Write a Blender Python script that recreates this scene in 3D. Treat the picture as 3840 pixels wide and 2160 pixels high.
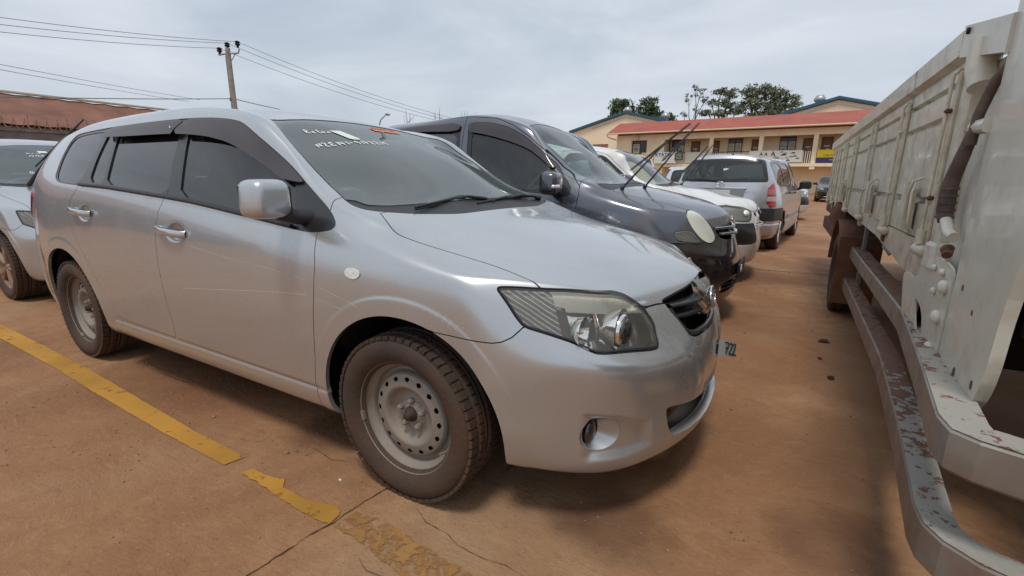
import bpy, math, random
import numpy as np
from mathutils import Matrix, Vector
from mathutils.bvhtree import BVHTree
random.seed(7); np.random.seed(7)
for _o in list(bpy.data.objects): bpy.data.objects.remove(_o)
scene = bpy.context.scene
COL = scene.collection
# ------------------------------------------------------------------ camera
def build_camera():
    f, X, Y, Z, yaw, pit, rol = 1766.1, 1.0543, -1.9021, 1.1142, -.5203, .2308, .0114
    F = np.array([math.sin(yaw)*math.cos(pit), math.cos(yaw)*math.cos(pit), -math.sin(pit)])
    R0 = np.array([math.cos(yaw), -math.sin(yaw), 0.]); U0 = np.cross(R0, F)
    R = R0*math.cos(rol)+U0*math.sin(rol); U = -R0*math.sin(rol)+U0*math.cos(rol)
    cd = bpy.data.cameras.new('camera'); c = bpy.data.objects.new('camera', cd); COL.objects.link(c)
    cd.sensor_width = 36; cd.lens = f*36/3840; cd.clip_start = .03; cd.clip_end = 3000
    c.matrix_world = Matrix(((R[0], U[0], -F[0], X), (R[1], U[1], -F[1], Y), (R[2], U[2], -F[2], Z), (0, 0, 0, 1)))
    scene.camera = c
build_camera()
# ------------------------------------------------------------------ world and sun
SUN_EL, SUN_AZ = 69, 168
world = bpy.data.worlds.new('World'); scene.world = world; world.use_nodes = True
def build_world():
    nt = world.node_tree; N = nt.nodes; L = nt.links
    bg = N['Background']
    sky = N.new('ShaderNodeTexSky'); sky.sky_type = 'NISHITA'; sky.sun_disc = False
    sky.sun_elevation = math.radians(SUN_EL); sky.sun_rotation = math.radians(SUN_AZ)
    sky.air_density = 1.2; sky.dust_density = 3.0
    tc = N.new('ShaderNodeTexCoord'); mp = N.new('ShaderNodeMapping'); mp.inputs['Scale'].default_value = (1.3, 1.3, 4.2)
    L.new(tc.outputs['Generated'], mp.inputs['Vector'])
    n1 = N.new('ShaderNodeTexNoise'); n1.inputs['Scale'].default_value = 1.7; n1.inputs['Detail'].default_value = 6; n1.inputs['Roughness'].default_value = .55; n1.inputs['Distortion'].default_value = .4
    L.new(mp.outputs[0], n1.inputs['Vector'])
    r = N.new('ShaderNodeValToRGB'); L.new(n1.outputs['Fac'], r.inputs[0])
    e = r.color_ramp.elements
    e[0].position = .32; e[0].color = (.455, .515, .60, 1)
    e[1].position = .72; e[1].color = (.69, .73, .785, 1)
    m = e.new(.52); m.color = (.575, .625, .695, 1)
    mul = N.new('ShaderNodeMix'); mul.data_type = 'RGBA'; mul.blend_type = 'MULTIPLY'; mul.inputs[0].default_value = 1
    sc = N.new('ShaderNodeVectorMath'); sc.operation = 'SCALE'; sc.inputs['Scale'].default_value = .10
    L.new(sky.outputs[0], sc.inputs[0])
    mx = N.new('ShaderNodeMix'); mx.data_type = 'RGBA'; mx.inputs[0].default_value = .88
    L.new(sc.outputs[0], mx.inputs[6]); L.new(r.outputs[0], mx.inputs[7])
    L.new(mx.outputs[2], bg.inputs[0]); bg.inputs[1].default_value = SKY
SKY = 1.0
build_world()
def build_sun():
    ld = bpy.data.lights.new('sun', 'SUN'); ld.energy = 1.5; ld.angle = math.radians(12); ld.color = (1, .95, .87)
    o = bpy.data.objects.new('sun', ld); COL.objects.link(o)
    az, el = math.radians(SUN_AZ), math.radians(SUN_EL); d = Vector((math.sin(az)*math.cos(el), math.cos(az)*math.cos(el), math.sin(el)))
    o.rotation_euler = d.to_track_quat('Z', 'Y').to_euler(); o.location = (0, 0, 30)
build_sun()
vs = scene.view_settings; vs.view_transform = 'Standard'; vs.look = 'None'; vs.exposure = .20; vs.gamma = 1; vs.use_curve_mapping = False
scene.cycles.max_bounces = 10; scene.cycles.transparent_max_bounces = 16; scene.cycles.caustics_reflective = False; scene.cycles.caustics_refractive = False
scene.cycles.sample_clamp_indirect = 3

# ------------------------------------------------------------------ naming helpers
def tag(o, label=None, cat=None, group=None, kind=None):
    if label: o['label'] = label
    if cat: o['category'] = cat
    if group: o['group'] = group
    if kind: o['kind'] = kind
    return o
def empty(name, loc=(0, 0, 0), rz=0., parent=None):
    o = bpy.data.objects.new(name, None); COL.objects.link(o); o.empty_display_size = .2
    o.location = loc; o.rotation_euler = (0, 0, rz)
    if parent: o.parent = parent
    return o
def link(name, me, parent=None, mat=None):
    o = bpy.data.objects.new(name, me); COL.objects.link(o)
    if mat is not None and len(me.materials) == 0: me.materials.append(mat)
    if parent: o.parent = parent
    return o
def copy_tree(o, parent=None):
    c = o.copy(); COL.objects.link(c); c.parent = parent
    for ch in o.children: copy_tree(ch, c)
    return c
# ------------------------------------------------------------------ materials
def material(name, col=(.5, .5, .5), rough=.5, metal=0., coat=0., spec=.5, var=0., vscale=6., bump=0., bscale=40., dirt=None, emit=None):
    """Principled with optional noise variation of the colour, relief, and dirt: (colour, amount, scale, z0, z1) thicker between object heights z1..z0"""
    m = bpy.data.materials.new(name); m.use_nodes = True
    nt = m.node_tree; N = nt.nodes; L = nt.links; b = N['Principled BSDF']
    b.inputs['Base Color'].default_value = (*col, 1); b.inputs['Roughness'].default_value = rough; b.inputs['Metallic'].default_value = metal
    b.inputs['Coat Weight'].default_value = coat; b.inputs['Coat Roughness'].default_value = .06
    b.inputs['Specular IOR Level'].default_value = spec
    tc = N.new('ShaderNodeTexCoord'); last = None
    if var:
        n = N.new('ShaderNodeTexNoise'); n.inputs['Scale'].default_value = vscale; n.inputs['Detail'].default_value = 6
        L.new(tc.outputs['Object'], n.inputs['Vector'])
        r = N.new('ShaderNodeValToRGB'); L.new(n.outputs['Fac'], r.inputs[0])
        r.color_ramp.elements[0].position = .3; r.color_ramp.elements[1].position = .7
        r.color_ramp.elements[0].color = (*[max(0, c*(1-var)) for c in col], 1); r.color_ramp.elements[1].color = (*[min(1, c*(1+var)) for c in col], 1)
        last = r.outputs[0]
    if dirt:
        dc, amt, ds, z0, z1 = dirt
        n = N.new('ShaderNodeTexNoise'); n.inputs['Scale'].default_value = ds; n.inputs['Detail'].default_value = 8; n.inputs['Roughness'].default_value = .65
        L.new(tc.outputs['Object'], n.inputs['Vector'])
        sp = N.new('ShaderNodeSeparateXYZ'); L.new(tc.outputs['Object'], sp.inputs[0])
        mr = N.new('ShaderNodeMapRange'); L.new(sp.outputs[2], mr.inputs[0]); mr.inputs[1].default_value = z1; mr.inputs[2].default_value = z0
        mr.inputs[3].default_value = 0; mr.inputs[4].default_value = 1
        ad = N.new('ShaderNodeMath'); ad.operation = 'MULTIPLY_ADD'; L.new(mr.outputs[0], ad.inputs[0]); ad.inputs[1].default_value = .45; L.new(n.outputs['Fac'], ad.inputs[2])
        r = N.new('ShaderNodeMapRange'); L.new(ad.outputs[0], r.inputs[0]); r.inputs[1].default_value = .5; r.inputs[2].default_value = .95; r.inputs[4].default_value = amt
        mx = N.new('ShaderNodeMix'); mx.data_type = 'RGBA'; L.new(r.outputs[0], mx.inputs[0])
        if last: L.new(last, mx.inputs[6])
        else: mx.inputs[6].default_value = (*col, 1)
        mx.inputs[7].default_value = (*dc, 1); last = mx.outputs[2]
        rr = N.new('ShaderNodeMapRange'); L.new(r.outputs[0], rr.inputs[0]); rr.inputs[3].default_value = rough; rr.inputs[4].default_value = max(rough, .8); L.new(rr.outputs[0], b.inputs['Roughness'])
        if metal:
            mm = N.new('ShaderNodeMapRange'); L.new(r.outputs[0], mm.inputs[0]); mm.inputs[3].default_value = metal; mm.inputs[4].default_value = 0; L.new(mm.outputs[0], b.inputs['Metallic'])
        if coat:
            cc = N.new('ShaderNodeMapRange'); L.new(r.outputs[0], cc.inputs[0]); cc.inputs[3].default_value = coat; cc.inputs[4].default_value = 0; L.new(cc.outputs[0], b.inputs['Coat Weight'])
    if last: L.new(last, b.inputs['Base Color'])
    if bump:
        n = N.new('ShaderNodeTexNoise'); n.inputs['Scale'].default_value = bscale; n.inputs['Detail'].default_value = 5
        L.new(tc.outputs['Object'], n.inputs['Vector'])
        bp = N.new('ShaderNodeBump'); bp.inputs['Strength'].default_value = bump; bp.inputs['Distance'].default_value = .01
        L.new(n.outputs['Fac'], bp.inputs['Height']); L.new(bp.outputs[0], b.inputs['Normal'])
    if emit:
        b.inputs['Emission Color'].default_value = (*emit[:3], 1); b.inputs['Emission Strength'].default_value = emit[3]
    return m
def glass(name, tint=(.55, .62, .6), refl=1., rough=.02, dust_haze=.0, haze_col=(.35, .33, .31), ior=1.75):
    """thin pane: tinted see-through plus mirror reflection by viewing angle, with a film of dust"""
    m = bpy.data.materials.new(name); m.use_nodes = True
    nt = m.node_tree; N = nt.nodes; L = nt.links; N.remove(N['Principled BSDF']); out = N['Material Output']
    tr = N.new('ShaderNodeBsdfTransparent'); tr.inputs[0].default_value = (*tint, 1)
    gl = N.new('ShaderNodeBsdfGlossy'); gl.inputs['Roughness'].default_value = rough; gl.inputs[0].default_value = (refl, refl, refl, 1)
    fr = N.new('ShaderNodeFresnel'); fr.inputs['IOR'].default_value = ior
    mx = N.new('ShaderNodeMixShader'); L.new(fr.outputs[0], mx.inputs[0]); L.new(tr.outputs[0], mx.inputs[1]); L.new(gl.outputs[0], mx.inputs[2])
    last = mx.outputs[0]
    if dust_haze:
        tc = N.new('ShaderNodeTexCoord'); n = N.new('ShaderNodeTexNoise'); n.inputs['Scale'].default_value = 3; n.inputs['Detail'].default_value = 7
        L.new(tc.outputs['Object'], n.inputs['Vector'])
        r = N.new('ShaderNodeMapRange'); L.new(n.outputs['Fac'], r.inputs[0]); r.inputs[1].default_value = .25; r.inputs[2].default_value = .8; r.inputs[3].default_value = dust_haze*.7; r.inputs[4].default_value = dust_haze*1.3
        df = N.new('ShaderNodeBsdfDiffuse'); df.inputs[0].default_value = (*haze_col, 1)
        m2 = N.new('ShaderNodeMixShader'); L.new(r.outputs[0], m2.inputs[0]); L.new(last, m2.inputs[1]); L.new(df.outputs[0], m2.inputs[2]); last = m2.outputs[0]
    L.new(last, out.inputs['Surface'])
    return m
# ------------------------------------------------------------------ mesh helpers
def mesh_np(name, P, T, smooth=True, normals=None):
    """mesh from numpy vertices and triangles (or quads)"""
    P = np.asarray(P, np.float32); T = np.asarray(T, np.int32); k = T.shape[1]
    me = bpy.data.meshes.new(name); me.vertices.add(len(P)); me.vertices.foreach_set('co', P.ravel())
    me.loops.add(T.size); me.loops.foreach_set('vertex_index', T.ravel())
    me.polygons.add(len(T)); me.polygons.foreach_set('loop_start', np.arange(0, T.size, k, dtype=np.int32))
    me.polygons.foreach_set('use_smooth', np.full(len(T), smooth)); me.update(calc_edges=True); me.validate()
    if normals is not None and len(me.vertices) == len(normals): me.normals_split_custom_set_from_vertices(np.asarray(normals, np.float32).tolist())
    return me
class MB:
    """collects simple solids and builds them as one mesh"""
    def __init__(s): s.v = []; s.f = []; s.sm = []; s.mi = []; s.cur = 0
    def add(s, verts, faces, smooth=False):
        b = len(s.v); s.v += [tuple(map(float, p)) for p in verts]; s.f += [tuple(i+b for i in f) for f in faces]; s.sm += [smooth]*len(faces); s.mi += [s.cur]*len(faces); return s
    def box(s, c, d, rot=None, bev=0.):
        x, y, z = [q/2 for q in d]; M = Matrix.Identity(3) if rot is None else rot
        c = Vector(c)
        if bev <= 0:
            P = [Vector((a*x, b*y, e*z)) for a in (-1, 1) for b in (-1, 1) for e in (-1, 1)]
            s.add([c+M@p for p in P], [(0, 1, 3, 2), (4, 6, 7, 5), (0, 4, 5, 1), (2, 3, 7, 6), (0, 2, 6, 4), (1, 5, 7, 3)])
        else:
            bev = min(bev, x*.95, y*.95, z*.95)
            P = []; idx = {}
            for a in (-1, 1):
                for b in (-1, 1):
                    for e in (-1, 1):
                        for k in range(3):
                            q = [a*x, b*y, e*z]
                            for j in range(3):
                                if j != k: q[j] -= (a, b, e)[j]*bev
                            idx[a, b, e, k] = len(P); P.append(Vector(q))
            F = []
            for k in range(3):
                i, j = [(1, 2), (2, 0), (0, 1)][k]
                for sg in (-1, 1):
                    cyc = []
                    for u, v in ((-1, -1), (1, -1), (1, 1), (-1, 1)):
                        t = [0]*3; t[k] = sg; t[i] = u; t[j] = v; cyc.append(idx[(*t, k)])
                    F.append(tuple(cyc if sg > 0 else cyc[::-1]))
                for u in (-1, 1):
                    for v in (-1, 1):
                        t0 = [0]*3; t1 = [0]*3; t0[k] = -1; t1[k] = 1; t0[i] = t1[i] = u; t0[j] = t1[j] = v
                        q = (idx[(*t0, i)], idx[(*t1, i)], idx[(*t1, j)], idx[(*t0, j)]); F.append(q if u*v > 0 else q[::-1])
            for a in (-1, 1):
                for b in (-1, 1):
                    for e in (-1, 1):
                        q = tuple(idx[a, b, e, k] for k in range(3)); F.append(q if a*b*e > 0 else q[::-1])
            s.add([c+M@p for p in P], F)
        return s
    def tube(s, pts, r, n=8, cap=True, smooth=True):
        pts = [Vector(p) for p in pts]; rs = r if isinstance(r, (list, tuple)) else [r]*len(pts)
        V = []; F = []; prev = None
        for i, p in enumerate(pts):
            t = (pts[min(i+1, len(pts)-1)]-pts[max(i-1, 0)])
            if t.length < 1e-9: t = Vector((0, 0, 1))
            t.normalize()
            a = prev if prev is not None else (Vector((0, 0, 1)) if abs(t.z) < .9 else Vector((1, 0, 0)))
            u = (a-t*a.dot(t))
            if u.length < 1e-6: u = t.orthogonal()
            u.normalize(); w = t.cross(u); prev = u
            for k in range(n):
                an = 2*math.pi*k/n; V.append(p+(u*math.cos(an)+w*math.sin(an))*rs[i])
        for i in range(len(pts)-1):
            for k in range(n):
                a = i*n+k; b = i*n+(k+1) % n; F.append((a, b, b+n, a+n))
        s.add(V, F, smooth)
        if cap:
            m = (len(pts)-1)*n
            s.add(V[:n], [tuple(range(n))[::-1]]); s.add(V[m:m+n], [tuple(range(n))])
        return s
    def lathe(s, prof, n=32, c=(0, 0, 0), axis='y', smooth=True):
        """profile of (radius, along-axis)"""
        V = []; F = []
        for r, a in prof:
            for k in range(n):
                an = 2*math.pi*k/n; x, z = r*math.cos(an), r*math.sin(an)
                p = (x, a, z) if axis == 'y' else ((x, z, a) if axis == 'z' else (a, x, z))
                V.append((p[0]+c[0], p[1]+c[1], p[2]+c[2]))
        for i in range(len(prof)-1):
            for k in range(n): F.append((i*n+k, i*n+(k+1) % n, (i+1)*n+(k+1) % n, (i+1)*n+k))
        return s.add(V, F, smooth)
    def prism(s, poly, depth, fn=None, c=(0, 0, 0)):
        """polygon in (x, z) extruded along y from 0 to depth; fn maps points"""
        n = len(poly); V = [(x+c[0], c[1], z+c[2]) for x, z in poly]+[(x+c[0], c[1]+depth, z+c[2]) for x, z in poly]
        if fn: V = [fn(p) for p in V]
        return s.add(V, [tuple(range(n)), tuple(range(2*n-1, n-1, -1))]+[(i, i+n, (i+1) % n+n, (i+1) % n) for i in range(n)])
    def ellipsoid(s, c, r, nu=16, nv=10, e=1.):
        V = []; F = []; sg = lambda v, k: math.copysign(abs(v)**k, v)
        for i in range(nv+1):
            ph = math.pi*(i/nv-.5)
            for k in range(nu):
                th = 2*math.pi*k/nu
                V.append((c[0]+r[0]*sg(math.cos(ph), e)*sg(math.cos(th), e), c[1]+r[1]*sg(math.cos(ph), e)*sg(math.sin(th), e), c[2]+r[2]*sg(math.sin(ph), e)))
        for i in range(nv):
            for k in range(nu): F.append((i*nu+k, i*nu+(k+1) % nu, (i+1)*nu+(k+1) % nu, (i+1)*nu+k))
        return s.add(V, F, True)
    def build(s, name, mats=None, parent=None, fix=True):
        me = bpy.data.meshes.new(name); me.from_pydata(s.v, [], s.f)
        me.polygons.foreach_set('use_smooth', s.sm)
        mats = mats if isinstance(mats, (list, tuple)) else [mats]
        for m in mats: me.materials.append(m)
        if len(mats) > 1: me.polygons.foreach_set('material_index', s.mi)
        me.update()
        if fix:
            import bmesh
            bm = bmesh.new(); bm.from_mesh(me); bmesh.ops.recalc_face_normals(bm, faces=bm.faces); bm.to_mesh(me); bm.free()
        return link(name, me, parent)
def stroke(pts, width, depth=.002):
    """flat ribbon in local x,z plane (thickness along y) for hand-drawn lines"""
    V = []; F = []; n = len(pts)
    for i, (x, z) in enumerate(pts):
        a = pts[max(i-1, 0)]; b = pts[min(i+1, n-1)]; dx, dz = b[0]-a[0], b[1]-a[1]; l = math.hypot(dx, dz) or 1
        nx, nz = -dz/l*width/2, dx/l*width/2
        V += [(x+nx, 0, z+nz), (x-nx, 0, z-nz)]
    for i in range(n-1): F.append((2*i, 2*i+1, 2*i+3, 2*i+2))
    return V, F
def text_mesh(txt, size, align='LEFT', extrude=.004, bold=0.):
    cu = bpy.data.curves.new('text', 'FONT'); cu.body = txt; cu.size = size; cu.extrude = extrude; cu.align_x = align; cu.offset = bold; cu.resolution_u = 3
    o = bpy.data.objects.new('text', cu); COL.objects.link(o)
    me = bpy.data.meshes.new_from_object(o.evaluated_get(bpy.context.evaluated_depsgraph_get()))
    bpy.data.objects.remove(o); bpy.data.curves.remove(cu); me.materials.clear()
    return me
# ------------------------------------------------------------------ car body surface (control cage, both halves, subdivided)
def hero_cage():
    low={} # x,w,z rows 0..5 for the side columns
    def lowrows(x,wm=.8475,dz=0):
        k=wm/.8475
        return [(x,.66*k,.19+dz),(x,.782*k,.215+dz),(x,.822*k,.30),(x,.838*k,.43),(x,.8475*k,.62),(x,.838*k,.80)]
    S=[]
    def col(x,wm,top,l=None): S.append((l or lowrows(x,wm))+top)
    col(-3.15,.798,[(-3.15,.745,1.06),(-3.12,.60,1.295),(-3.14,.49,1.37),(-3.14,.27,1.405),(-3.14,0,1.413)])
    col(-2.9,.840,[(-2.9,.772,1.062),(-2.88,.628,1.318),(-2.88,.505,1.393),(-2.88,.28,1.43),(-2.88,0,1.438)])
    col(-2.6,.8475,[(-2.6,.79,1.058),(-2.6,.65,1.34),(-2.6,.517,1.415),(-2.6,.285,1.452),(-2.6,0,1.460)])
    col(-2.2,.8475,[(-2.2,.80,1.047),(-2.2,.662,1.354),(-2.2,.525,1.43),(-2.2,.29,1.466),(-2.2,0,1.475)])
    col(-1.8,.8475,[(-1.8,.803,1.030),(-1.8,.667,1.362),(-1.8,.53,1.432),(-1.8,.29,1.465),(-1.8,0,1.474)])
    col(-1.4,.8475,[(-1.4,.803,1.007),(-1.38,.667,1.362),(-1.38,.535,1.420),(-1.38,.29,1.448),(-1.38,0,1.455)])
    col(-1.02,.8475,[(-1.02,.803,.978),(-.98,.665,1.325),(-.97,.55,1.358),(-1.04,.30,1.39),(-1.06,0,1.40)])
    col(-.86,.8475,[(-.86,.803,.964),(-.80,.665,1.262),(-.80,.58,1.268),(-.80,.31,1.30),(-.80,0,1.305)])
    col(-.68,.8475,[(-.68,.803,.950),(-.66,.672,1.17),(-.65,.61,1.185),(-.57,.32,1.20),(-.55,0,1.205)])
    col(-.44,.8475,[(-.44,.80,.930),(-.46,.725,1.045),(-.42,.645,1.055),(-.33,.33,1.068),(-.31,0,1.075)])
    col(-.20,.8475,[(-.20,.803,.905),(-.19,.745,.955),(-.17,.67,.983),(-.11,.33,.974),(-.10,0,.978)])
    col(.02,.842,[(.02,.797,.872),(.05,.725,.892),(.07,.58,.908),(.14,.30,.922),(.16,0,.928)])
    col(.17,.825,[(.16,.785,.845),(.28,.705,.838),(.36,.545,.853),(.45,.29,.862),(.48,0,.866)])
    col(.28,.812,[(.25,.770,.826),(.45,.660,.809),(.56,.505,.805),(.64,.27,.810),(.67,0,.815)])
    # front wrap
    F=[[(.34,.66,.19),(.36,.735,.215),(.38,.775,.30),(.385,.790,.42),(.388,.793,.575),(.37,.780,.70),(.33,.745,.80)],
       [(.55,.55,.18),(.61,.635,.20),(.635,.655,.30),(.645,.66,.42),(.655,.668,.565),(.603,.66,.635),(.56,.615,.785)],
       [(.67,.40,.18),(.755,.455,.20),(.785,.465,.30),(.795,.47,.42),(.798,.475,.556),(.752,.475,.61),(.685,.455,.728)],
       [(.74,.2,.18),(.835,.25,.20),(.86,.25,.30),(.87,.25,.42),(.862,.25,.53),(.826,.25,.62),(.775,.24,.722)],
       [(.77,0,.18),(.868,0,.20),(.885,0,.30),(.892,0,.42),(.885,0,.53),(.850,0,.63),(.812,0,.757)]]
    R=[[(-3.15,.62,.26),(-3.22,.70,.27),(-3.26,.740,.33),(-3.285,.752,.45),(-3.29,.752,.62),(-3.30,.728,.84),(-3.30,.675,1.05),(-3.30,.54,1.29)],
       [(-3.3,.45,.26),(-3.42,.50,.27),(-3.47,.52,.33),(-3.50,.53,.45),(-3.50,.53,.62),(-3.46,.51,.84),(-3.43,.47,1.05),(-3.34,.42,1.325)],
       [(-3.3,.2,.26),(-3.45,.25,.27),(-3.50,.26,.33),(-3.53,.26,.45),(-3.53,.26,.62),(-3.49,.25,.84),(-3.46,.24,1.05),(-3.36,.24,1.35)],
       [(-3.3,0,.26),(-3.46,0,.27),(-3.51,0,.33),(-3.54,0,.45),(-3.54,0,.62),(-3.50,0,.84),(-3.47,0,1.05),(-3.37,0,1.36)]]
    return S,F,R
def cage_mesh(S,F,R):
    V=[];Q=[];idx={}
    def add(key,p):
        idx[key]=len(V); V.append(p); return idx[key]
    n=len(S)
    for i,c in enumerate(S):
        for j,p in enumerate(c): add(('s',i,j),p)
    for i,c in enumerate(F):
        for j,p in enumerate(c): add(('f',i,j),p)
    for i,c in enumerate(R):
        for j,p in enumerate(c): add(('r',i,j),p)
    def q(*k): Q.append([idx[a] for a in k])
    for i in range(n-1):
        for j in range(10): q(('s',i,j),('s',i+1,j),('s',i+1,j+1),('s',i,j+1))
    L=n-1
    for j in range(6): q(('s',L,j),('f',0,j),('f',0,j+1),('s',L,j+1))
    for j in range(6,10): q(('s',L,j),('f',j-6,6),('f',j-5,6),('s',L,j+1))
    for i in range(4):
        for j in range(6): q(('f',i,j),('f',i+1,j),('f',i+1,j+1),('f',i,j+1))
    for j in range(7): q(('r',0,j),('s',0,j),('s',0,j+1),('r',0,j+1))
    for j in range(7,10): q(('r',j-7,7),('s',0,j),('s',0,j+1),('r',j-6,7))
    for i in range(3):
        for j in range(7): q(('r',i+1,j),('r',i,j),('r',i,j+1),('r',i+1,j+1))
    return np.array(V,float),Q,idx
def subdiv(V,Q,level,creases=()):
    """both halves welded on w=0, subdivided; returns the +w half dense grid"""
    n=len(V); on=np.abs(V[:,1])<1e-6
    mp=np.arange(n); extra=[]; 
    for i in range(n):
        if not on[i]: mp[i]=n+len(extra); extra.append((V[i,0],-V[i,1],V[i,2]))
    VV=np.vstack([V,np.array(extra)]); QQ=list(Q)+[[mp[a] for a in reversed(f)] for f in Q]
    me=bpy.data.meshes.new('t'); me.from_pydata(VV.tolist(),[],QQ); me.update()
    if creases:
        at=me.attributes.new('crease_edge','FLOAT','EDGE')
        ek={tuple(sorted(e.vertices)):e.index for e in me.edges}
        for a,b,c in creases:
            for u,v in ((a,b),(mp[a],mp[b])):
                k=tuple(sorted((int(u),int(v))))
                if k in ek: at.data[ek[k]].value=c
    ob=bpy.data.objects.new('t',me); bpy.context.scene.collection.objects.link(ob)
    m=ob.modifiers.new('s','SUBSURF'); m.levels=level; m.render_levels=level; m.use_limit_surface=False; m.quality=6
    m.boundary_smooth='ALL'
    dg=bpy.context.evaluated_depsgraph_get(); ev=ob.evaluated_get(dg); em=ev.to_mesh()
    co=np.empty(len(em.vertices)*3); em.vertices.foreach_get('co',co); co=co.reshape(-1,3)
    nf=len(em.polygons); lv=np.empty(len(em.loops),int); em.loops.foreach_get('vertex_index',lv)
    fq=lv.reshape(nf,4)
    ev.to_mesh_clear(); bpy.data.objects.remove(ob); bpy.data.meshes.remove(me)
    return co,fq
def fit(V,Q,creases=(),it=4):
    C=V.copy(); n=len(V); on=np.abs(V[:,1])<1e-6
    for k in range(it):
        co,_=subdiv(C,Q,3,creases)
        d=V-co[:n]; d[on,1]=0
        C+=d*.9
    return C
# ------------------------------------------------------------------ cutting a surface into panels
def sdf(P2, poly):
    """signed distance to a closed polygon, negative inside"""
    P2 = np.asarray(P2); poly = np.asarray(poly, float); n = len(poly)
    d = np.full(len(P2), 1e9); ins = np.zeros(len(P2), bool)
    for i in range(n):
        a, b = poly[i], poly[(i+1) % n]; e = b-a; w = P2-a
        t = np.clip((w@e)/max(e@e, 1e-12), 0, 1); q = w-t[:, None]*e; d = np.minimum(d, (q*q).sum(1))
        c = ((a[1] <= P2[:, 1]) & (b[1] > P2[:, 1])) | ((b[1] <= P2[:, 1]) & (a[1] > P2[:, 1]))
        xi = a[0]+(P2[:, 1]-a[1])*e[0]/(e[1] if abs(e[1]) > 1e-12 else 1e-12)
        ins ^= c & (P2[:, 0] < xi)
    d = np.sqrt(d); return np.where(ins, -d, d)
def chaikin(p, it=1, closed=True):
    p = np.asarray(p, float)
    for _ in range(it):
        q = np.roll(p, -1, 0)
        if closed: p = np.stack([p*.8+q*.2, p*.2+q*.8], 1).reshape(-1, p.shape[1])
        else: p = np.vstack([p[:1], np.stack([p[:-1]*.75+p[1:]*.25, p[:-1]*.25+p[1:]*.75], 1).reshape(-1, p.shape[1]), p[-1:]])
    return p
def clip(A, T, s):
    ins = s < 0; c = ins[T].sum(1); out = [T[c == 3]]; news = []; base = len(A)
    E = []
    t1 = T[c == 1]; k = np.argmax(ins[t1], 1) if len(t1) else np.zeros(0, int)
    r1 = np.stack([t1[np.arange(len(t1)), (k+i) % 3] for i in range(3)], 1) if len(t1) else np.zeros((0, 3), int)
    t2 = T[c == 2]; k = np.argmax(~ins[t2], 1) if len(t2) else np.zeros(0, int)
    r2 = np.stack([t2[np.arange(len(t2)), (k+i) % 3] for i in range(3)], 1) if len(t2) else np.zeros((0, 3), int)
    E = np.vstack([r1[:, [0, 1]], r1[:, [0, 2]], r2[:, [0, 1]], r2[:, [0, 2]]])
    if len(E):
        Es = np.sort(E, 1); U, inv = np.unique(Es, axis=0, return_inverse=True); inv = inv.ravel()
        sa, sb = s[U[:, 0]], s[U[:, 1]]; t = np.clip(sa/(sa-sb), 0, 1)[:, None]
        NA = A[U[:, 0]]*(1-t)+A[U[:, 1]]*t; idx = base+inv
        n1, n2 = len(r1), len(r2)
        i1, i2, i3, i4 = idx[:n1], idx[n1:2*n1], idx[2*n1:2*n1+n2], idx[2*n1+n2:]
        out += [np.stack([r1[:, 0], i1, i2], 1), np.stack([r2[:, 1], r2[:, 2], i4], 1), np.stack([r2[:, 1], i4, i3], 1)]
        A = np.vstack([A, NA])
    T = np.vstack(out)
    u, inv = np.unique(T, return_inverse=True)
    return A[u], inv.reshape(-1, 3)
def vnormals(P, T):
    a, b, c = P[T[:, 0]], P[T[:, 1]], P[T[:, 2]]; n = np.cross(b-a, c-a); N = np.zeros_like(P)
    for k in range(3):
        for j in range(3): N[:, j] += np.bincount(T[:, k], n[:, j], len(P))
    return N/np.maximum(np.linalg.norm(N, axis=1), 1e-12)[:, None]
def smooth01(x): x = np.clip(x, 0, 1); return x*x*(3-2*x)
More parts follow.
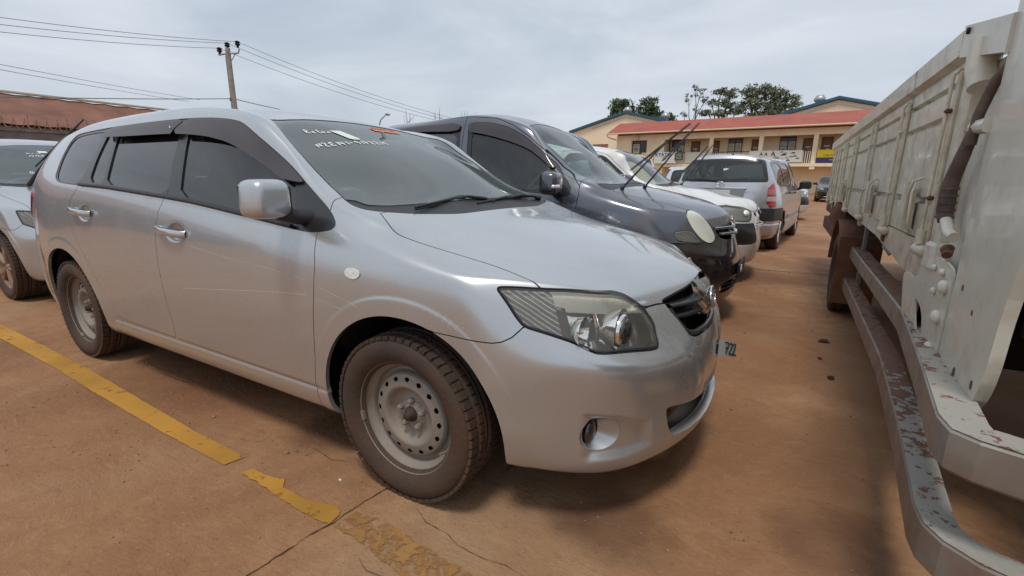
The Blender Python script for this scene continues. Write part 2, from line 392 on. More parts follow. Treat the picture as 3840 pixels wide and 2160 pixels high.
class Body:
    """the left half of a car surface (y >= 0, x forward) with named fields to cut it by"""
    def __init__(s, cage, level=4, warp=None, creases=()):
        S, F, R = cage; V, Q, idx = cage_mesh(S, F, R)
        if warp is not None: V = warp(V)
        C = fit(V, Q); co, fq = subdiv(C, Q, level)
        # keep the +y half (centre line kept at y = 0)
        q = fq[(co[fq][:, :, 1] > -1e-5).all(1)]
        T = np.vstack([q[:, [0, 1, 2]], q[:, [0, 2, 3]]])
        u, inv = np.unique(T, return_inverse=True); s.P = co[u].astype(float); s.T = inv.reshape(-1, 3)
        s.P[np.abs(s.P[:, 1]) < 1e-4, 1] = 0
        s.f = {}; s.renorm()
        if s.N[np.argmax(s.P[:, 1]), 1] < 0: s.T = s.T[:, ::-1].copy(); s.renorm()
    def renorm(s):
        s.N = vnormals(s.P, s.T); m = s.P[:, 1] == 0; s.N[m, 1] = 0
        s.N /= np.maximum(np.linalg.norm(s.N, axis=1), 1e-9)[:, None]
        s._bvh = None
    def relax(s, c, r, it):
        """fair the surface round a point"""
        E = np.unique(np.sort(np.vstack([s.T[:, [0, 1]], s.T[:, [1, 2]], s.T[:, [2, 0]]]), 1), axis=0)
        wgt = smooth01(1.25*(1-np.linalg.norm(s.P-np.array(c), axis=1)/r))
        e = E[(wgt[E] > 0).any(1)]; k = np.maximum(np.bincount(e.ravel(), minlength=len(s.P)), 1)
        for _ in range(it):
            A = np.stack([np.bincount(e[:, 0], s.P[e[:, 1], j], len(s.P))+np.bincount(e[:, 1], s.P[e[:, 0], j], len(s.P)) for j in range(3)], 1)/k[:, None]
            s.P += (A-s.P)*(wgt*.9)[:, None]
        s.renorm()
    @property
    def bvh(s):
        if s._bvh is None: s._bvh = BVHTree.FromPolygons(s.P.tolist(), s.T.tolist())
        return s._bvh
    def hit(s, o, d):
        h = s.bvh.ray_cast(Vector(o), Vector(d).normalized()); return h[0], h[1]
    xz = property(lambda s: s.P[:, [0, 2]])
    xw = property(lambda s: s.P[:, [0, 1]])
    wz = property(lambda s: s.P[:, [1, 2]])
    tz = property(lambda s: np.stack([s.P[:, 0]*.73-s.P[:, 1]*.68, s.P[:, 2]], 1))
    def displace(s, amount):
        s.P += s.N*amount[:, None]; s.P[s.P[:, 1] < 0, 1] = 0; s.renorm()
    def cut(s, clips):
        """clips: list of (field name, sign, gap): keep sign*field + gap < 0"""
        names = [c[0] for c in clips]; A = np.hstack([s.P, s.N]+[s.f[n][:, None] for n in names]); T = s.T
        for i, (n, sg, gap) in enumerate(clips):
            if len(T) == 0: break
            A, T = clip(A, T, sg*A[:, 6+i]+gap)
        return A[:, :3], A[:, 3:6], T
    def panel(s, name, clips, mat, half='R', flange=.012, offset=0., parent=None, push=None):
        P, N, T = s.cut(clips)
        if len(T) == 0: return None
        return panel_mesh(name, P, N, T, mat, half, flange, offset, parent, push)
def panel_mesh(name, P, N, T, mat, half, flange, offset, parent, push=None):
    P = P+N*offset
    if push is not None: P = push(P, N)
    VP, VN, VT = [P], [N/np.maximum(np.linalg.norm(N, axis=1), 1e-9)[:, None]], [T]
    if flange:
        E = np.vstack([T[:, [0, 1]], T[:, [1, 2]], T[:, [2, 0]]]); Es = np.sort(E, 1)
        U, inv, cnt = np.unique(Es, axis=0, return_inverse=True, return_counts=True); bd = E[cnt[inv.ravel()] == 1]
        bd = bd[~((np.abs(P[bd[:, 0], 1]) < 1e-5) & (np.abs(P[bd[:, 1], 1]) < 1e-5))]
        u, iv = np.unique(bd, return_inverse=True); iv = iv.reshape(-1, 2); nb = len(u)
        top = P[u]; nn = N[u]; low = top-nn*flange
        en = np.cross(P[bd[:, 1]]-P[bd[:, 0]], N[bd[:, 0]]); FN = np.zeros((nb, 3))
        for k in range(2):
            for j in range(3): FN[:, j] += np.bincount(iv[:, k], en[:, j], nb)
        FN /= np.maximum(np.linalg.norm(FN, axis=1), 1e-9)[:, None]
        b = len(P); VP += [top, low]; VN += [FN, FN]
        VT += [np.stack([b+iv[:, 1], b+iv[:, 0], b+nb+iv[:, 0]], 1), np.stack([b+iv[:, 1], b+nb+iv[:, 0], b+nb+iv[:, 1]], 1)]
    P = np.vstack(VP); N = np.vstack(VN); T = np.vstack(VT)
    M = np.array([1, -1, 1])
    if half == 'R': P, N, T = P*M, N*M, T[:, ::-1]
    elif half == 'B':
        n = len(P); on = P[:, 1] == 0; mp = np.arange(n)+n; mp[on] = np.arange(n)[on]
        T = np.vstack([T, mp[T][:, ::-1]]); P = np.vstack([P, P*M]); N = np.vstack([N, N*M])
        u, inv = np.unique(T, return_inverse=True); P, N, T = P[u], N[u], inv.reshape(-1, 3)
    me = mesh_np(name, P, T, True, N)
    return link(name, me, parent, mat)
# ------------------------------------------------------------------ shared car materials
DUST = (.30, .185, .115)
M_silver = material('silver paint', (.50, .522, .535), .27, .68, 1., dirt=(DUST, .30, 3.5, .05, .45))
M_silver_clean = material('silver paint, clean', (.50, .522, .535), .33, .6, .8)
M_silver2 = material('silver paint cooler', (.56, .575, .61), .30, .78, 1., dirt=(DUST, .6, 3.5, .12, .6))
M_dark = material('dark grey paint', (.135, .145, .17), .26, .75, 1., dirt=(DUST, .55, 4, .1, .6))
M_white = material('white paint', (.78, .78, .76), .35, 0, .8, dirt=(DUST, .6, 4, .1, .6))
M_blackcar = material('black paint', (.012, .012, .014), .25, .2, 1.)
M_plastic = material('black plastic', (.022, .022, .024), .5, var=.3, vscale=8)
M_black = material('dull black', (.006, .006, .006), .8)
M_liner = material('dark lining', (.13, .128, .12), .85)
M_trim = material('gloss black trim', (.018, .018, .021), .28, coat=.3)
M_chrome = material('chrome', (.8, .8, .8), .12, 1.)
M_reflector = material('lamp reflector', (.92, .92, .88), .10, .9, .0, bump=.10, bscale=30)
M_glass = glass('windscreen glass', (.72, .80, .78), 1., .012, dust_haze=.13, haze_col=(.34, .42, .41), ior=2.2)  # diffuse film, partly dust, also carries painted sky reflection and haze
M_glass_clear = glass('clear car glass', (.86, .93, .90), 1., .012, dust_haze=.05, haze_col=(.34, .40, .38), ior=1.65)
M_glass_side = glass('side glass', (.68, .80, .76), 1., .012, dust_haze=.035, haze_col=(.30, .34, .32), ior=1.75)
M_glass_dark = glass('privacy glass', (.10, .105, .11), 1., .015, dust_haze=.06, haze_col=(.22, .21, .22), ior=2.1)
M_visor = glass('smoked acrylic', (.10, .085, .085), 1., .08, dust_haze=.32, haze_col=(.17, .15, .155))
M_lens = glass('lamp lens', (.98, .975, .95), 1., .03, dust_haze=.08, haze_col=(.72, .70, .60), ior=1.5)
M_lens_red = material('red lamp lens', (.42, .012, .015), .12, 0, 1.)
M_lens_amber = material('amber lens', (.62, .23, .08), .15, 0, 1.)
M_interior = material('interior grey', (.23, .23, .23), .8)
M_beige = material('interior beige', (.55, .51, .44), .85)
M_tyre = material('tyre rubber', (.032, .028, .026), .8, var=.35, vscale=14, dirt=((.080, .043, .025), .9, 5, -.5, 1.6), bump=.3, bscale=60)
M_steel = material('grey steel rim', (.30, .285, .26), .5, .55, dirt=((.25, .19, .14), .7, 9, -.9, 1.6), bump=.15, bscale=50)
M_alloy = material('dirty alloy', (.42, .34, .28), .45, .6, dirt=((.25, .13, .08), .95, 6, -.5, 1.))
M_rust = material('rusty hub', (.055, .035, .027), .8, .2, var=.4, vscale=60)
M_chalk = material('white marker', (.82, .83, .82), .8)
M_paper = material('pale paper sticker', (.66, .74, .66), .7)
M_ink = material('black ink', (.01, .01, .012), .7)
M_print = material('sticker print', (.30, .36, .32), .8, var=.5, vscale=90)
M_orange = material('orange sticker', (.72, .27, .11), .6, var=.25, vscale=60)
M_orange_d = material('dark orange print', (.35, .07, .02), .6)
M_dark_clean = material('dark grey paint, clean', (.10, .105, .125), .26, .75, 1.)
M_chrome_s = material('satin chrome', (.66, .67, .68), .25, .9)
M_bright = material('bright wheel cover', (.68, .69, .70), .35, .7)
M_wagon_trim = material('grey moulding', (.33, .34, .35), .5, .3)
M_silver_w = material('pale silver paint', (.66, .665, .68), .32, .6, 1.)
M_plate = material('blank number plate', (.72, .73, .72), .5)
# ------------------------------------------------------------------ wheels
def tyre_mesh(parent, R=.300, W=.168, rr=.205, treads=True, n=72):
    w = W/2
    prof = [(rr-.012, w-.03), (rr+.004, w-.008), (rr+.02, w+.004), (rr+.045, w+.010), (R-.028, w+.006), (R-.012, w-.006), (R-.006, w-.018)]
    gro = [w-.036, w-.042, .012, .006, -.006, -.012, -(w-.042), -(w-.036)]
    top = [(R-.003, gro[0]), (R-.010, gro[0]-.001), (R-.010, gro[1]), (R-.002, gro[1]-.001), (R, .013), (R-.010, .012), (R-.010, .006), (R, .005),
           (R, -.005), (R-.010, -.006), (R-.010, -.012), (R, -.013), (R-.002, gro[6]+.001), (R-.010, gro[6]), (R-.010, gro[7]), (R-.003, gro[7]-.001)]
    back = [(r, -a) for r, a in prof[::-1]]
    m = MB(); m.lathe([(r, -a) for r, a in prof+top+back], n)
    if treads:
        k = 58
        for i in range(k):
            an = 2*math.pi*i/k
            for sg in (-1, 1):
                for a0, a1, r0 in ((w-.032, w+.001, R-.006), (.018, w-.046, R-.002)):
                    mid = (a0+a1)/2*sg; M3 = Matrix.Rotation(-an, 3, 'Y')
                    c = M3@Vector((r0-.001, mid, 0)); m.box(c, (.012, a1-a0, .0255), M3@Matrix.Rotation(.10*sg, 3, 'X'))
    o = m.build('tyre', M_tyre, parent)
    return o
def rim_steel(parent, rr=.212):
    """steel rim, outer face towards -y at y = 0"""
    me = []; n = 96
    prof = [(rr-.004, .004), (rr, -.002), (rr-.003, -.006), (rr-.009, -.003), (rr-.013, .012), (rr-.02, .03), (rr-.03, .034), (rr-.036, .05), (rr-.040, .060),
            (.158, .056), (.156, .040), (.150, .030), (.140, .026), (.130, .0235), (.122, .022), (.114, .020), (.108, .020), (.100, .027), (.094, .040), (.086, .052), (.07, .055), (.058, .050), (.048, .047), (.036, .046), (.030, .040), (.028, .040)]
    P = []; T = []; tt = []
    dense = [prof[0]]
    for a, b in zip(prof[:-1], prof[1:]):
        k = 4 if .11 < (a[0]+b[0])/2 < .16 else 1
        for j in range(1, k+1): dense.append((a[0]+(b[0]-a[0])*j/k, a[1]+(b[1]-a[1])*j/k))
    n = 192; m = len(dense)
    for r, a in dense:
        for k in range(n): P.append((r*math.cos(2*math.pi*k/n), a, r*math.sin(2*math.pi*k/n)))
    for i in range(m-1):
        for k in range(n):
            a, b, c, d = i*n+k, i*n+(k+1) % n, (i+1)*n+(k+1) % n, (i+1)*n+k; T += [(a, b, c), (a, c, d)]
    P = np.array(P); T = np.array(T)
    ra = np.hypot(P[:, 0], P[:, 2]); an = np.arctan2(P[:, 2], P[:, 0]); nh = 16
    da = (an/(2*math.pi/nh)); da = (da-np.round(da))*(2*math.pi/nh)*.134
    s = np.sqrt((da/1.0)**2+((ra-.134)/.82)**2)-.0098*(1+.12*np.sign(ra-.134)); s[ra > .165] = 1; s[ra < .105] = 1
    P2, T2 = clip(np.hstack([P, s[:, None]]), T, -s)
    rim = link('rim', mesh_np('rim', P2[:, :3], T2, True), parent, M_steel)
    h = MB()
    h.lathe([(.0, .012), (.012, .012), (.016, .016), (.018, .03), (.026, .034), (.028, .045)], 20)
    hub = h.build('hub', M_rust, parent)
    nuts = MB()
    for k in range(5):
        a = 2*math.pi*k/5+.3; c = (.05*math.cos(a), .0, .05*math.sin(a))
        nuts.lathe([(.0, .026), (.0055, .026), (.0095, .030), (.011, .047)], 6, c, smooth=False)
        a += math.pi/5; c = (.05*math.cos(a), 0, .05*math.sin(a)); nuts.lathe([(.010, .0475), (.0075, .0445), (.0055, .0465), (.0, .0465)], 10, c)
    nuts.build('wheel_nut', M_steel, parent)
    v = MB(); v.tube([(.155, .030, -.095), (.150, .008, -.092)], .004, 8); v.build('valve', M_steel, parent)
    w = MB(); w.box((-.196, -.001, -.04), (.010, .012, .034), Matrix.Rotation(-.2, 3, 'Y')); w.build('balance_weight', M_steel, parent)
    b = MB(); b.lathe([(.0, .075), (.165, .075), (.168, .12), (.0, .12)], 40); b.build('brake_drum', M_black, parent)
def rim_alloy(parent, spokes=5, mat=None, rr=.205, twin=True):
    m = MB(); mat = mat or M_alloy
    m.lathe([(rr-.004, .004), (rr, -.002), (rr-.008, -.003), (rr-.016, .006), (rr-.026, .05), (rr-.03, .12)], 64)
    m.lathe([(.0, .004), (.028, .005), (.034, .012), (.05, .022), (.052, .06)], 32)
    for k in range(spokes):
        for s in ((-.13, .13) if twin else (0,)):
            a = 2*math.pi*k/spokes
            p0 = Vector((.03*math.cos(a+s*.5), .016, .03*math.sin(a+s*.5))); p1 = Vector(((rr-.014)*math.cos(a+s), .012, (rr-.014)*math.sin(a+s)))
            m.tube([p0, (p0+p1)/2+Vector((0, -.006, 0)), p1], [.021, .016, .017] if twin else [.034, .028, .032], 8)
    m.build('rim', mat, parent)
    b = MB(); b.lathe([(.0, .075), (.165, .075), (.168, .12), (.0, .12)], 40); b.build('brake_disc', M_black, parent)
def wheel(parent, x, side, rimfn=rim_steel, R=.300, W=.168, treads=True, y=.738, steer=0, **kw):
    """side -1 is the right of the car: outer face at y = -.80"""
    w = empty('wheel', (x, side*y, R), 0 if side < 0 else math.pi, parent)
    if steer: w.rotation_euler[2] += steer
    w.rotation_euler[1] = .35*x
    tyre_mesh(w, R, W, treads=treads)
    r = bpy.data.objects.new('rim_mount', None)
    n0 = set(w.children)
    rimfn(w, **kw)
    for c in w.children:
        if c not in n0: c.location = (0, -(W/2-.018), 0)
    bpy.data.objects.remove(r)
    return w
# ------------------------------------------------------------------ handwriting
GLYPH = {'N': [[(0, 0), (0, 1), (.6, 0), (.6, 1)]], 'Z': [[(0, 1), (.6, .95), (0, .05), (.65, 0)]], 'E': [[(.6, 1), (0, .95), (.05, .5), (.5, .5), (.05, .5), (0, 0), (.6, .05)]],
         '1': [[(.2, 1), (.2, 0)]], '4': [[(.1, 1), (0, .4), (.6, .45)], [(.45, .95), (.4, 0)]], '-': [[(0, .5), (.4, .5)]], '9': [[(.55, .75), (.3, 1), (.05, .75), (.3, .5), (.55, .8), (.5, 0)]],
         '7': [[(0, .95), (.55, 1), (.2, 0)], [(.1, .5), (.5, .52)]], '2': [[(0, .8), (.25, 1), (.5, .75), (.05, .05), (.3, .1), (.7, 0)]], 'R': [[(0, 0), (.05, 1), (.5, .85), (.4, .55), (.05, .5), (.6, 0)]],
         'e': [[(.05, .3), (.4, .35), (.3, .6), (.05, .4), (.15, .05), (.45, .1)]], 'l': [[(.05, .1), (.2, 1), (.1, 1), (.1, .1), (.25, 0)]], 'a': [[(.4, .5), (.1, .45), (.05, .1), (.35, .15), (.4, .5), (.45, .05)]],
         'n': [[(0, 0), (.05, .5), (.05, .1), (.3, .5), (.4, .05)]], 'c': [[(.4, .45), (.1, .4), (.1, .1), (.4, .1)]], 'G': [[(.6, .9), (.2, .95), (0, .4), (.3, 0), (.6, .2), (.55, .45), (.3, .4)]], '6': [[(.5, 1), (.1, .6), (.05, .2), (.3, 0), (.5, .25), (.2, .4)]],
         'i': [[(.05, .5), (.1, .05)]], 's': [[(.4, .9), (.1, .75), (.4, .35), (.05, .05)]], ' ': []}
def handwriting(text, h, adv=.75, jit=.035):
    out = []; x = 0
    for ch in text:
        for st in GLYPH.get(ch, []):
            p = np.array([(x+a*h+random.uniform(-jit, jit)*h, b*h+random.uniform(-jit, jit)*h) for a, b in st])
            out.append(chaikin(p, 2, closed=False).tolist())
        x += adv*h*(.5 if ch in '1il ' else 1)
    return out
def write_on(name, lines, frame, bvh, mat, parent, width=.004, lift=.003):
    """strokes placed on a surface: frame = (origin, right, up, normal) in car space; bvh of that surface"""
    o, r, u, n = [Vector(q) for q in frame]; V = []; F = []
    for L in lines:
        v, f = stroke(L, width); b = len(V); ok = True; pts = []
        for x, _, z in v:
            p = o+r*x+u*z; h = bvh.ray_cast(p+n*.4, -n, 1.)
            if h[0] is None: ok = False; break
            pts.append(h[0]+n*lift)
        if not ok: continue
        V += pts; F += [tuple(i+b for i in q) for q in f]
    me = bpy.data.meshes.new(name); me.from_pydata([tuple(p) for p in V], [], F); me.update()
    return link(name, me, parent, mat)
# ------------------------------------------------------------------ the silver estate car
H_DLO = [(-2.697,1.077),(-2.624,1.055),(-2.305,1.042),(-2.007,1.034),(-1.692,1.018),(-1.4,1.002),(-1.216,.991),(-1.011,.973),(-.825,.955),(-.654,.938),(-.512,.923),(-.43,.915),(-.373,.917),(-.309,.927),(-.297,.94),(-.303,.953),(-.334,.978),(-.385,1.008),(-.463,1.048),(-.542,1.091),(-.631,1.143),(-.719,1.192),(-.8,1.24),(-.886,1.287),(-.94,1.314),(-.992,1.333),(-1.068,1.346),(-1.186,1.357),(-1.289,1.361),(-1.395,1.363),(-1.634,1.363),(-1.911,1.36),(-2.18,1.354),(-2.41,1.346),(-2.60,1.338),(-2.68,1.325),(-2.712,1.279),(-2.718,1.2),(-2.715,1.123),(-2.712,1.092)]
H_FCUT = [(-.42,-.2),(-.42,.32),(-.394,.445),(-.374,.605),(-.361,.706),(-.354,.801),(-.366,.90),(-.37,.93),(-.356,.991),(-.371,1.035),(-.374,1.05),(-.374,2.),(3,2),(3,-.2)]
H_FDOOR = [(-.42,.326),(-.919,.328),(-1.445,.334),(-1.43,.41),(-1.439,.496),(-1.452,.606),(-1.463,.707),(-1.468,.781),(-1.463,.856),(-1.443,.941),(-1.409,.996),(-1.395,1.06),(-.5,1.0),(-.37,.96),(-.366,.90),(-.354,.801),(-.361,.706),(-.374,.605),(-.394,.445)]
H_RDOOR = [(-1.445,.334),(-1.74,.337),(-1.983,.343),(-2.048,.352),(-2.08,.408),(-2.133,.477),(-2.22,.588),(-2.285,.665),(-2.365,.753),(-2.426,.831),(-2.441,.897),(-2.411,.971),(-2.33,1.038),(-2.28,1.09),(-1.395,1.06),(-1.409,.996),(-1.443,.941),(-1.463,.856),(-1.468,.781),(-1.463,.707),(-1.452,.606),(-1.439,.496),(-1.43,.41)]
H_HOOD = [(-.203,.668),(-.143,.699),(-.084,.724),(-.051,.728),(0,.721),(.096,.702),(.189,.685),(.281,.672),(.352,.669),(.42,.676),(.465,.676),(.535,.650),(.617,.565),(.645,.525),(.675,.492),(.70,.455),(.719,.393),(.744,.335),(.768,.261),(.794,.167),(.806,.08),(.812,0),(.812,-.3),(-.08,-.3),(-.082,.1),(-.085,.297),(-.093,.376),(-.141,.557)]
def tzp(L): return [(x*.73-w*.68, z) for x, w, z in L]
H_HEAD3 = [(.343,.741,.797),(.343,.747,.789),(.362,.748,.77),(.385,.749,.745),(.409,.75,.716),(.435,.747,.689),(.495,.719,.671),(.565,.684,.647),(.603,.664,.626),(.627,.649,.615),(.693,.579,.612),(.758,.482,.601),(.763,.463,.608),(.752,.453,.634),(.734,.441,.671),(.712,.444,.702),(.692,.45,.724),(.672,.465,.742),(.654,.479,.756),(.637,.496,.766),(.617,.526,.776),(.535,.628,.789),(.465,.674,.792),(.381,.72,.797)]
H_BUMP = tzp([(.10,.826,.66),(.166,.826,.648),(.23,.817,.644),(.299,.811,.64),(.356,.798,.639),(.381,.787,.644),(.408,.771,.659),(.435,.75,.688),(.5,.715,.70),(.617,.60,.70),(.70,.47,.715),(.719,.393,.717),(.744,.335,.714),(.768,.261,.722),(.794,.167,.733),(.806,.08,.747),(.812,0,.757)])+[(1.2,.757),(1.2,-.2),(-.49,-.2)]
H_WS = [(-.936,.564),(-.861,.584),(-.795,.596),(-.696,.618),(-.604,.633),(-.513,.647),(-.409,.668),(-.35,.69),(-.30,.703),(-.249,.70),(-.203,.668),(-.141,.557),(-.093,.376),(-.085,.297),(-.082,.1),(-.08,-.3),(-1.04,-.3),(-1.03,0),(-1.015,.15),(-.99,.40)]
H_COWL = [(-.42,.75),(-.335,.653),(-.282,.645),(-.25,.574),(-.228,.451),(-.206,.218),(-.20,0),(-.20,-.3),(.2,-.3),(.2,.75)]
H_GRILLE = [(.34,.717),(.333,.68),(.31,.642),(.285,.608),(.255,.587),(.21,.577),(.1,.573),(0,.571),(-.3,.571),(-.3,.765),(0,.765),(.08,.756),(.167,.742),(.261,.731),(.335,.722)]
H_LGRILLE = [(.458,.395),(.445,.402),(.30,.374),(.2,.368),(0,.368),(-.3,.368),(-.3,.262),(0,.262),(.2,.265),(.30,.268),(.385,.272),(.425,.315)]
H_QG = [(-2.69,1.085),(-2.62,1.063),(-2.33,1.052),(-2.235,1.20),(-2.215,1.335),(-2.41,1.332),(-2.60,1.322),(-2.66,1.31),(-2.695,1.27),(-2.70,1.2)]
H_RF = [(-2.209,1.066),(-2.03,1.058),(-2.052,1.275),(-2.06,1.325),(-2.165,1.325),(-2.171,1.271),(-2.189,1.187)]
H_RW = [(-2.004,1.057),(-1.70,1.04),(-1.392,1.02),(-1.387,1.15),(-1.405,1.30),(-1.41,1.34),(-2.035,1.335),(-2.02,1.278),(-2.006,1.178)]
H_FW = [(-1.286,1.018),(-1.016,.994),(-.745,.966),(-.518,.941),(-.55,1.03),(-.60,1.10),(-.66,1.137),(-.75,1.188),(-.85,1.245),(-.95,1.295),(-1.05,1.32),(-1.2,1.335),(-1.335,1.338),(-1.33,1.268),(-1.31,1.162)]
H_VR = [(-2.19,1.352),(-2.181,1.296),(-1.841,1.292),(-1.466,1.291),(-1.41,1.288),(-1.405,1.362),(-1.634,1.363),(-1.911,1.36)]
H_VF = [(-1.398,1.289),(-1.287,1.284),(-1.131,1.271),(-.984,1.245),(-.89,1.214),(-.808,1.181),(-.728,1.145),(-.648,1.104),(-.604,1.094),(-.555,1.086),(-.542,1.091),(-.631,1.143),(-.719,1.192),(-.8,1.24),(-.886,1.287),(-.94,1.314),(-.992,1.333),(-1.068,1.346),(-1.186,1.357),(-1.289,1.361),(-1.393,1.363)]
H_TAIL = [(-3.135,.955),(-3.15,.985),(-3.2,1.0),(-3.6,1.0),(-3.6,.70),(-3.345,.70),(-3.325,.76),(-3.26,.83),(-3.18,.90)]
def arch_field(b, cx, cz, R, sx=1.):
    d = np.hypot((b.P[:, 0]-cx)*sx, b.P[:, 2]-cz)-R; d[(b.P[:, 1] < .45) | (b.P[:, 2] > .9)] = 1
    return d
def wheel_liner(parent, x, side, R=.375, z=.305):
    m = MB(); n = 24; V = []; F = []
    for i in range(n+1):
        a = math.radians(-25+230*i/n)
        for y in (.50, .70+.10*smooth01((math.sin(a)-.25)/.4)): V.append((x+R*math.cos(a), side*y, z+R*math.sin(a)))
    for i in range(n): F.append((2*i, 2*i+1, 2*i+3, 2*i+2))
    m.add(V, F, True)
    m.add([(x+R*math.cos(math.radians(-25+230*i/n)), side*.50, z+R*math.sin(math.radians(-25+230*i/n))) for i in range(n+1)], [tuple(range(n+1))])
    m.build('wheel_well', M_black, parent)
def seats(parent, rows, mat, z=.42, top=1.02):
    for x in rows:
        for y in (-.36, .36):
            m = MB(); m.box((x+.05, y, z), (.5, .48, .18), bev=.06)
            m.box((x-.26, y, z+.34), (.15, .46, .62), Matrix.Rotation(-.25, 3, 'Y'), .06)
            m.box((x-.36, y, top+.03), (.10, .26, .19), Matrix.Rotation(-.2, 3, 'Y'), .045)
            m.build('seat', mat, parent)
def emblem_oval(name, parent, c, w, h, frame, mat, t=.006):
    """three crossed ovals on a plane; frame = (right, up, normal)"""
    r, u, n = [Vector(q) for q in frame]; c = Vector(c); m = MB()
    for ew, eh, ox, oz in ((w, h, 0, 0), (w*.30, h*.92, 0, 0), (w*.66, h*.42, 0, h*.24)):
        pts = [c+r*(ox+ew/2*math.cos(a))+u*(oz+eh/2*math.sin(a))+n*t for a in np.linspace(0, 2*math.pi, 33)]
        m.tube(pts, t*.75, 6, cap=False)
    return m.build(name, mat, parent)
def wiper(parent, base, tip, blade, lift=.02, flat=True):
    """arm from base to tip and a blade centred on the tip"""
    b, t = Vector(base), Vector(tip); m = MB()
    mid = (b+t)/2+Vector((0, 0, lift))
    m.tube([b, b+(t-b)*.15+Vector((0, 0, lift*.6)), mid, t], [.011, .009, .006, .005], 8)
    b0, b1 = Vector(blade[0]), Vector(blade[1]); bm = (b0+b1)/2
    m.tube([b0, bm+Vector((0, 0, lift*.35)), b1], [.004, .008, .004], 6)
    m.tube([b0-Vector((0, 0, .008)), b1-Vector((0, 0, .008))], .005, 4)
    m.ellipsoid(b, (.02, .02, .018), 10, 6)
    m.build('wiper', M_plastic, parent)
def mirror_mesh(parent, c, r, side, paint, yaw=.25, lamp=False):
    """door mirror: rounded painted shell, black inner casing and foot"""
    mo = empty('door_mirror', (c[0], side*c[1], c[2]), 0, parent)
    V = []; F = []; nu, nv = 40, 24; e = .48
    sg = lambda v, k: math.copysign(abs(v)**k, v)
    for i in range(nv+1):
        ph = math.pi*(i/nv-.5)
        for k in range(nu):
            th = 2*math.pi*k/nu
            y = sg(math.cos(ph), e)*sg(math.sin(th), e)*r[1]; x = sg(math.cos(ph), .60)*sg(math.cos(th), .60)*r[0]; z = sg(math.sin(ph), e)*r[2]
            x = max(x, -.035)
            y *= 1-.05*(z/r[2]); V.append((x, -side*-y if side > 0 else y, z))
    for i in range(nv):
        for k in range(nu): F.append((i*nu+k, i*nu+(k+1) % nu, (i+1)*nu+(k+1) % nu, (i+1)*nu+k))
    R = Matrix.Rotation(-side*yaw, 3, 'Z')
    m = MB(); m.add([R@Vector(p) for p in V], F, True); m.build('mirror_shell', paint, mo)
    m = MB(); m.box(R@Vector((-.042, 0, 0)), (.03, r[1]*1.75, r[2]*1.7), R, .02); m.build('mirror_glass', M_trim, mo)
    m = MB(); m.box(R@Vector((-.0, -side*(r[1]*.88), -.004)), (.10, r[1]*.34, r[2]*1.72), R, .03)
    m.tube([(0.0, -side*r[1]*.6, -r[2]*.75), (.02, -side*(r[1]+.03), -r[2]*1.02), (.05, -side*(r[1]+.13), -r[2]*1.2)], [.028, .026, .034], 10)
    m.build('mirror_foot', M_plastic, mo)
    if lamp:
        m = MB(); m.box(R@Vector((r[0]*.72, side*r[1]*.62, -r[2]*.28)), (.05, r[1]*.72, .028), R@Matrix.Rotation(-.5*side*-1, 3, 'Z'), .008); m.build('turn_lamp', M_lens_white, mo)
    return mo
M_lens_white = material('white lamp lens', (.75, .76, .74), .15, 0, 1., bump=.4, bscale=70)

